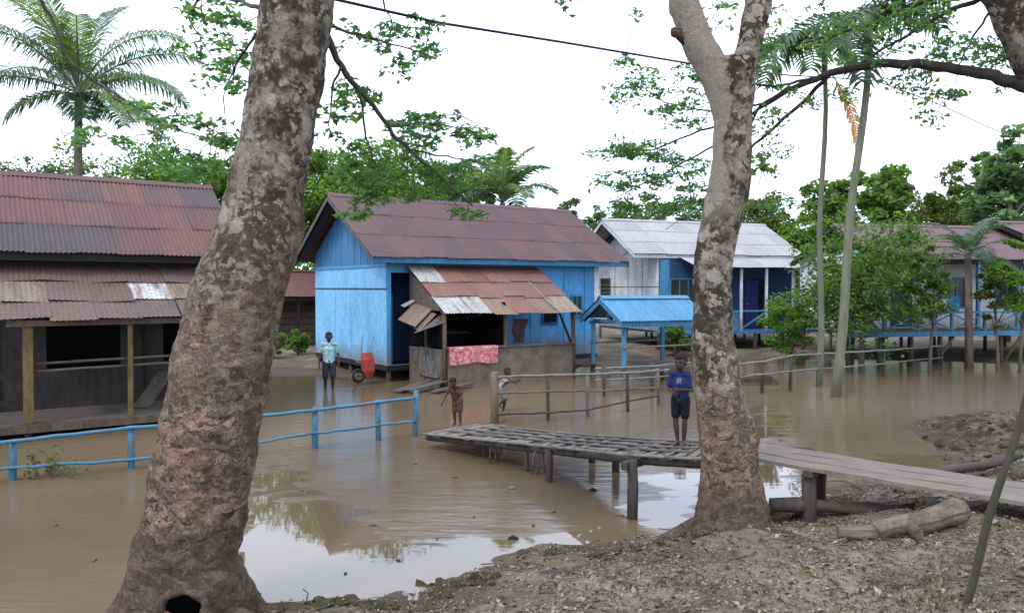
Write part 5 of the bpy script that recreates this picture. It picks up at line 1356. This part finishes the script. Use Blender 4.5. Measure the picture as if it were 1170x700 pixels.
    if shirt:
        e = .008 * h
        sp_ = [(V['pelvis'].lerp(V['chest'], -.05) + Vector((s * .038 * h, 0, 0)), V['chest'] + Vector((s * .048 * h, 0, 0)), .062 * h + e * .5, .061 * h + e * .3) for s in (-1, 1)] + [(V['shL'] * .98 + V['shR'] * .02, V['shR'] * .98 + V['shL'] * .02, .037 * h + e * .5, .037 * h + e * .5), (V['chest'], V['chest'].lerp(V['neck'], .75), .058 * h, .042 * h)]
        for s in 'LR': sp_.append((V['sh' + s], V['sh' + s].lerp(V['el' + s], sleeve * 1.2), .034 * h + e * .5, .031 * h + e))
        sm_ = capsules(sp_, [], voxel, 6); sm_.materials.clear(); sm_.materials.append(shirt)
        for v_ in sm_.vertices: v_.co += Vector((0, 1, 0)) * mnoise.noise(Vector((v_.co.x * 9, v_.co.y * 5, v_.co.z * 16))) * .012
        if print_:                             # the pale printed patch on the chest
            sm_.materials.append(print_)
            for p in sm_.polygons:
                q = p.center / H
                if q.y < -.03 and abs(q.x + .005) < .026 and .665 < q.z < .735 and mnoise.noise(p.center * 90) > -.12: p.material_index = 1
        so = bpy.data.objects.new('shirt', sm_); COL.objects.link(so); so.parent = o
    if shorts:
        e = .014 * h; sp_ = [(mid + Vector((0, 0, .03 * h)) + Vector((-.03 * h, 0, 0)), mid + Vector((0, 0, .03 * h)) + Vector((.03 * h, 0, 0)), .062 * h, .062 * h)]
        for s in 'LR': sp_ += [(V['hip' + s], V['hip' + s].lerp(V['kn' + s], leglen), .055 * h + e * .6, .043 * h + e)]
        sm_ = capsules(sp_, [], voxel, 5); sm_.materials.clear(); sm_.materials.append(shorts)
        so = bpy.data.objects.new('shorts', sm_); COL.objects.link(so); so.parent = o
    return o

base = dict(pelvis=(0, 0, .53), chest=(0, 0, .715), neck=(0, .004, .825), head=(0, -.012, .915), shL=(.105, 0, .795), shR=(-.105, 0, .795), elL=(.135, .01, .63), elR=(-.135, .01, .63), wrL=(.14, -.04, .49), wrR=(-.14, -.04, .49),
            hipL=(.052, 0, .50), hipR=(-.052, 0, .50), knL=(.058, -.012, .27), knR=(-.058, -.012, .27), anL=(.056, .012, .04), anR=(-.056, .012, .04), toeL=(.066, -.085, .016), toeR=(-.066, -.085, .016))
# boy at the forked trunk
bp_ = Vector((1.98, 9.22, .74))
J = dict(base); J.update(head=(0, -.012, .888), neck=(0, .004, .80), shL=(.086, 0, .765), shR=(-.086, 0, .765), chest=(0, 0, .69), elL=(.13, -.02, .605), elR=(-.13, -.02, .605), wrL=(.03, -.135, .615), wrR=(-.04, -.135, .575), knL=(.05, -.012, .265), knR=(-.05, -.012, .265), anL=(.032, .012, .04), anR=(-.032, .012, .04), toeL=(.045, -.085, .016), toeR=(-.042, -.085, .016))
person('boy in blue shirt and navy shorts with folded arms beside the forked trunk', bp_, R(-28), 1.10, J, weathered('shirt_blue', (.012, .022, .10), (.008, .015, .07), ns=5, bs=.1, rough=.85), weathered('shorts_navy', (.004, .005, .014), (.003, .004, .01), ns=6, rough=.9), hs=1.2, voxel=.0055, sleeve=.62, leglen=.72, curl=.8, thin=.86, look=(R(-8), R(4)), print_=flat('print_grey', (.16, .17, .22), .9))
bd = None
# wading youth with teal shirt
mp_ = G(376, 444)
J = dict(base); J.update(elL=(.15, .02, .62), elR=(-.15, .02, .62), wrL=(.15, -.03, .475), wrR=(-.155, -.02, .48), knL=(.055, -.05, .28), anL=(.055, -.01, .06), toeL=(.065, -.10, .02), anR=(-.055, .05, .045), toeR=(-.06, -.04, .016))
person('youth in teal shirt and dark shorts wading through shallow water by the blue house', (mp_.x, mp_.y, -.13), R(20), 1.60, J, weathered('shirt_teal', (.22, .42, .44), (.42, .52, .52), ns=4, lo=.5, hi=.6, rough=.85), weathered('shorts_dark', (.02, .025, .045), (.014, .016, .03), ns=5), hs=1.02, voxel=.008, leglen=.95, thin=.88)
# toddler in red at the boardwalk end
rp = Vector((-.92, 13.25, .27))
J = dict(base); J.update(pelvis=(0, .0, .50), chest=(-.02, -.06, .67), neck=(-.03, -.10, .765), head=(-.04, -.155, .84), shL=(.08, -.07, .735), shR=(-.12, -.07, .735), elL=(.12, -.10, .57), elR=(-.18, -.14, .60), wrL=(.08, -.19, .48), wrR=(-.22, -.24, .47), hipL=(.05, .01, .47), hipR=(-.05, .01, .47), knL=(.055, -.02, .26), knR=(-.055, -.02, .26))
red = weathered('cloth_red', (.085, .030, .022), (.05, .020, .016), ns=5)
person('small child in dull reddish brown clothes bending at the far end of the boardwalk', rp, R(-15), .88, J, red, red, hs=1.32, voxel=.006, look=(0, R(25)), leglen=.85)
# child holding on to the railing
cp2 = G(577, 470); 
J = dict(base); J.update(pelvis=(0, .02, .52), chest=(.0, -.05, .69), neck=(.0, -.085, .79), head=(-.0, -.12, .875), shL=(.10, -.055, .76), shR=(-.10, -.055, .76), elL=(.12, -.16, .68), elR=(-.12, -.16, .68), wrL=(.10, -.29, .70), wrR=(-.10, -.29, .70), hipL=(.05, .03, .49), hipR=(-.05, .03, .49), knL=(.055, -.02, .28), anL=(.055, .02, .05), toeL=(.06, -.08, .02), knR=(-.055, -.10, .33), anR=(-.055, .06, .20), toeR=(-.06, .0, .14))
person('child in pale checked shirt and grey shorts leaning on the pole railing end', (cp2.x - .05, cp2.y + .05, -.06), R(62), 1.02, J, weathered('shirt_pale', (.46, .36, .36), (.16, .11, .13), ns=16, lo=.45, hi=.52), weathered('shorts_grey', (.12, .13, .15), (.08, .09, .1), ns=6), hs=1.2, voxel=.006, leglen=.9)

# ------------------------------------------------------------------ foreground details
# dead log
lA, lB = G(1000, 612, .36), G(1098, 573, .62)
lA.z = ground_z(lA.x, lA.y) + .07; lB.z = max(ground_z(lB.x, lB.y) + .13, lA.z + .12)
m = MB(); npt = 40
pts = [lA.lerp(lB, t) + Vector((.018 * math.sin(t * 7), .02 * math.sin(t * 5 + 1), .012 * math.sin(t * 9))) for t in np.linspace(0, 1, npt)]
m.tube([p - lA for p in pts], [.075 + .042 * t + .004 * math.sin(t * 23) - (.02 if t > .97 else 0) for t in np.linspace(0, 1, npt)], 26, .045, 3)
lgm, nt, b = nmat('log_wood')
uvv = coords(nt, (9, .10, 1), 'UV'); ov = coords(nt)
gr_ = noise_(nt, uvv, 2.0, 8, .75)
col = ramp(nt, gr_, [(.34, (.05, .036, .027)), (.44, (.17, .13, .095)), (.6, (.26, .21, .16)), (.75, (.33, .28, .22))])
col = mix(nt, ramp(nt, noise_(nt, ov, 5, 7, .7), [(.48, 0.0), (.62, .75)]), col, (.10, .078, .058))
nt.links.new(col, b.inputs['Base Color']); b.inputs['Roughness'].default_value = .95; b.inputs['Specular IOR Level'].default_value = .15
bump(nt, b, gr_, 1.0, .03)
lg = m.build('log', lgm, None, lA); tag(lg, 'pale fallen log propping the gangway planks on the bank', 'log')
q = pts[14] - lA; m = MB(); m.tube([q, q + Vector((.0, -.13, -.02)), q + Vector((.01, -.19, -.03))], [.065, .055, .05], 12, .3); m.build('branch_stub', lgm, lg)
q = pts[1] - lA; m = MB(); m.tube([q + Vector((.05, 0, -.01)), q + Vector((-.16, .0, -.02)), q + Vector((-.34, .03, -.015))], [.075, .068, .055], 12, .25); m.build('branch_stub', lgm, lg)
# leaning stick in the right foreground
a, b_ = G(1096, 712, .42), W(1172, 455, 4.6)
m = MB(); q = [a.lerp(b_, t) + Vector((.012 * math.sin(t * 9), 0, 0)) for t in np.linspace(-.1, 1.25, 14)]
m.tube([p - a for p in q], list(np.linspace(.027, .019, 14)), 9, .18)
sk = m.build('stick', weathered('mossy_stick', (.065, .06, .045), (.05, .055, .028), (2, 2, .6), 3, lo=.5, hi=.7), None, a); tag(sk, 'thin mossy stick leaning in the right foreground', 'stick')
# dark timbers half buried in the bank, under and behind the gangway
for px0, py0, px1, py1, z, r_, lb in [(880, 577, 1045, 582, .26, .07, 'dark rotten log lying along the water edge under the gangway'), (1060, 545, 1165, 520, .35, .06, 'mossy brown log on the muddy point behind the gangway')]:
    a, b_ = G(px0, py0, z), G(px1, py1, z); m = MB(); m.tube([(b_ - a) * t + Vector((0, 0, .02 * math.sin(t * 7))) for t in np.linspace(0, 1, 12)], [r_ * (1 + .15 * math.sin(i)) for i in range(12)], 10, .35, px0); o = m.build('rotten_log', M['stilt'], None, a); tag(o, lb, 'log')
# stacked boards behind the forked trunk
p = G(868, 441)
for k in range(4):
    m = MB(); m.box((-.55 + .08 * k, -.1 + .03 * k, .02 + .075 * k), (.62 - .05 * k, .12 + .02 * k, .085 + .075 * k), .01); o = m.build('timber_beam', M['wood_brown'], None, (p.x, p.y + .3, -.02)); o.rotation_euler = (0, 0, R(10 + 4 * k))
    tag(o, ['lowest brown beam of the timber stack right of the forked trunk', 'second lowest brown beam of the timber stack right of the forked trunk', 'second highest brown beam of the timber stack right of the forked trunk', 'topmost brown beam of the timber stack right of the forked trunk'][k], 'timber', 'timber stacked in the water')
# weed growing in the water by the left railing
p = G(50, 545)
m = []; stem = MB()
wd_ = empty('water_weed', (p.x, p.y, 0), 0, 'sparse leafy weed growing from the water by the left blue railing', 'plant')
for k in range(16):
    e = Vector((rng.normal() * .22 + .15, rng.normal() * .12, .12 + .28 * random.random())); stem.tube([(e.x * .3, e.y * .3, -.1), (e.x * .7, e.y * .7, e.z * .6), e], .006, 4)
    for _ in range(12): m.append(tuple(e * random.uniform(.5, 1.0) + Vector(rng.normal(size=3) * .035)))
stem.build('stem', M['bark_green'], wd_); leaves_obj('foliage', m, .07, .032, M['leaf_olive'], wd_)

# leaf litter and twigs over the bank
n = 170000
lx = rng.uniform(-4.2, 9.5, n); ly = rng.uniform(3.6, 15.5, n)
keep = signed_y(SHORE, lx, ly) > .05
cl_ = np.array([mnoise.noise(Vector((a * .9, b_ * .9, 4.4))) + .6 * mnoise.noise(Vector((a * 3.1, b_ * 3.1, 9.4))) for a, b_ in zip(lx, ly)])
keep &= rng.random(n) < np.clip(.95 + cl_ * 1.2, .3, 1)
dens = np.clip(1.4 - (ly - 5) * .06, .4, 1) * np.where((ly > 9.8) & (lx > 4.5), .25, 1); keep &= rng.random(n) < dens
lx, ly = lx[keep], ly[keep]
lz = height(lx, ly); ok = lz > .015; lx, ly, lz = lx[ok], ly[ok], lz[ok] + rng.uniform(.002, .02, ok.sum())
sz = np.exp(rng.normal(-3.55, .45, len(lx)))
ll = leaves_obj('leaf_litter', np.stack([lx, ly, lz], 1), sz, sz * rng.uniform(.3, .6, len(lx)), M['litter'], None, up=.72, fold=.3)
tag(ll, 'dry brown leaf litter covering the bank', 'leaf litter', None, 'stuff')
tw = MB()
for _ in range(1700):
    x, y = random.uniform(-3, 8.5), random.uniform(4.2, 12)
    if signed_y(SHORE, np.array([x]), np.array([y]))[0] < .1: continue
    z = ground_z(x, y) + .015; a = random.uniform(0, 6.28); l_ = random.uniform(.08, .35)
    tw.tube([(x, y, z), (x + l_ * .5 * math.cos(a), y + l_ * .5 * math.sin(a), z + .02), (x + l_ * math.cos(a + .2), y + l_ * math.sin(a + .2), z + .004)], random.uniform(.003, .008), 4)
to = tw.build('twig_litter', M['wood_grey']); tag(to, 'small dry twigs strewn over the bank', 'twigs', None, 'stuff')
# clods of mud on the point and along the water's edge
cm = MB()
for (px, py, z, sx, sy, k, r0, r1) in [(1110, 498, .3, 1.2, 1.0, 170, .012, .065), (1080, 525, .25, .9, .4, 60, .01, .05), (420, 690, .06, .35, .10, 40, .01, .045), (530, 662, .08, .15, .08, 40, .012, .05), (345, 694, .05, .2, .07, 22, .02, .06), (1140, 545, .35, .8, .3, 80, .01, .06), (680, 628, .1, .5, .12, 50, .015, .05), (905, 570, .2, .4, .2, 40, .02, .07)]:
    c = G(px, py, z)
    for _ in range(k):
        x, y = c.x + random.gauss(0, sx), c.y + random.gauss(0, sy)
        if signed_y(SHORE, np.array([x]), np.array([y]))[0] < -.1: continue
        r_ = random.uniform(r0, r1) * random.random() ** .5 + .008; n0 = len(cm.v)
        cm.ball((x, y, ground_z(x, y) + r_ * .12), (r_ * random.uniform(.8, 1.6), r_ * random.uniform(.7, 1.3), r_ * random.uniform(.28, .55)), 9, 6)
        for i in range(n0, len(cm.v)):
            v_ = Vector(cm.v[i]); cm.v[i] = tuple(v_ + Vector((mnoise.noise(v_ * 14), mnoise.noise(v_ * 14 + Vector((7, 0, 0))), mnoise.noise(v_ * 14 + Vector((0, 7, 0))))) * r_ * 1.1)
tag(cm.build('mud_clods', weathered('clod', (.06, .044, .030), (.06, .065, .022), ns=2.2, lo=.48, hi=.6, rough=.95, bs=.8, spec=.1)), 'dark mossy clods of mud along the water edge', None, None, 'stuff')
# grass and moss tufts
gp = []
for (px, py, z, s, k) in [(500, 668, .1, .12, 160), (430, 688, .1, .14, 120), (345, 692, .1, .12, 120), (560, 655, .1, .08, 50), (880, 590, .22, .25, 260), (1035, 668, .45, .22, 240), (1120, 640, .5, .28, 190), (1080, 690, .5, .25, 260), (770, 655, .38, .14, 80), (720, 690, .5, .12, 80), (1110, 530, .35, .5, 300), (1150, 500, .4, .6, 260), (1090, 520, .3, .3, 200)]:
    c = G(px, py, z)
    for _ in range(k):
        x, y = c.x + rng.normal() * s, c.y + rng.normal() * s * .7
        if signed_y(SHORE, np.array([x]), np.array([y]))[0] < .02: continue
        gp.append((x, y, ground_z(x, y) + .025))
gp = np.array(gp); dv = np.stack([rng.normal(size=len(gp)) * .5, rng.normal(size=len(gp)) * .5, np.ones(len(gp))], 1)
go = leaves_obj('grass', gp, rng.uniform(.02, .065, len(gp)), rng.uniform(.006, .014, len(gp)), M['grass'], None, dirs=dv, up=.1)
tag(go, 'short tufts of grass and moss on the bank', 'grass', None, 'stuff')
# bits afloat
for k, (px, py, lb) in enumerate([(586, 615, 'dark wet leaf afloat on the bright calm water'), (585, 558, 'pale scum patch adrift left of the tallest boardwalk post'), (677, 560, 'small leaf adrift under the boardwalk edge')]):
    p = G(px, py, .006); m = MB(); m.tube([(-.05, 0, 0), (0, .02, .008), (.06, 0, .002)], [.008, .03, .006], 8); o = m.build('floating_leaf', M['wood_dark'] if k != 1 else M['bamboo'], None, p); tag(o, lb, 'leaf')
for px, py in ((420, 600), (455, 640), (500, 615), (540, 590), (615, 600), (640, 585), (395, 655), (350, 560), (520, 545), (480, 530), (60, 600), (110, 640), (950, 520), (985, 500)):
    p = G(px + random.uniform(-8, 8), py, .004); m = MB(); l_ = random.uniform(.02, .05); m.tube([(-l_, 0, 0), (0, l_ * .3, .004), (l_, 0, .001)], [.004, l_ * .4, .003], 7)
    o = m.build('floating_leaf', M['wood_brown'], None, p); o.rotation_euler = (0, 0, random.uniform(0, 6)); tag(o, 'small brown leaf drifting on the open flood water', 'leaf', 'small leaves adrift on the flood water')

# overhead cable
cb = [W(150, -75, 5.2), W(385, 0, 6.9), W(500, 26, 7.8), W(640, 48, 9.0), W(790, 73, 11.0), W(900, 86, 14.0), W(1000, 92, 18), W(1070, 118, 22), W(1140, 150, 26), W(1215, 190, 30)]
q = []
for a, b_ in zip(cb[:-1], cb[1:]):
    for k in range(6): q.append(a.lerp(b_, k / 6))
q.append(cb[-1]); m = MB(); m.tube(q, .014, 6); tag(m.build('overhead_cable', M['cable']), 'black overhead cable strung from the largest trunk across the sky', 'cable')
p0, p1 = W(700, 298, 31), W(778, 250, 34); m = MB(); m.tube([p0, p0.lerp(p1, .5) - Vector((0, 0, .1)), p1], .012, 5); tag(m.build('house_wire', M['cable']), 'thin wire crossing the pale roof of the white house', 'wire')
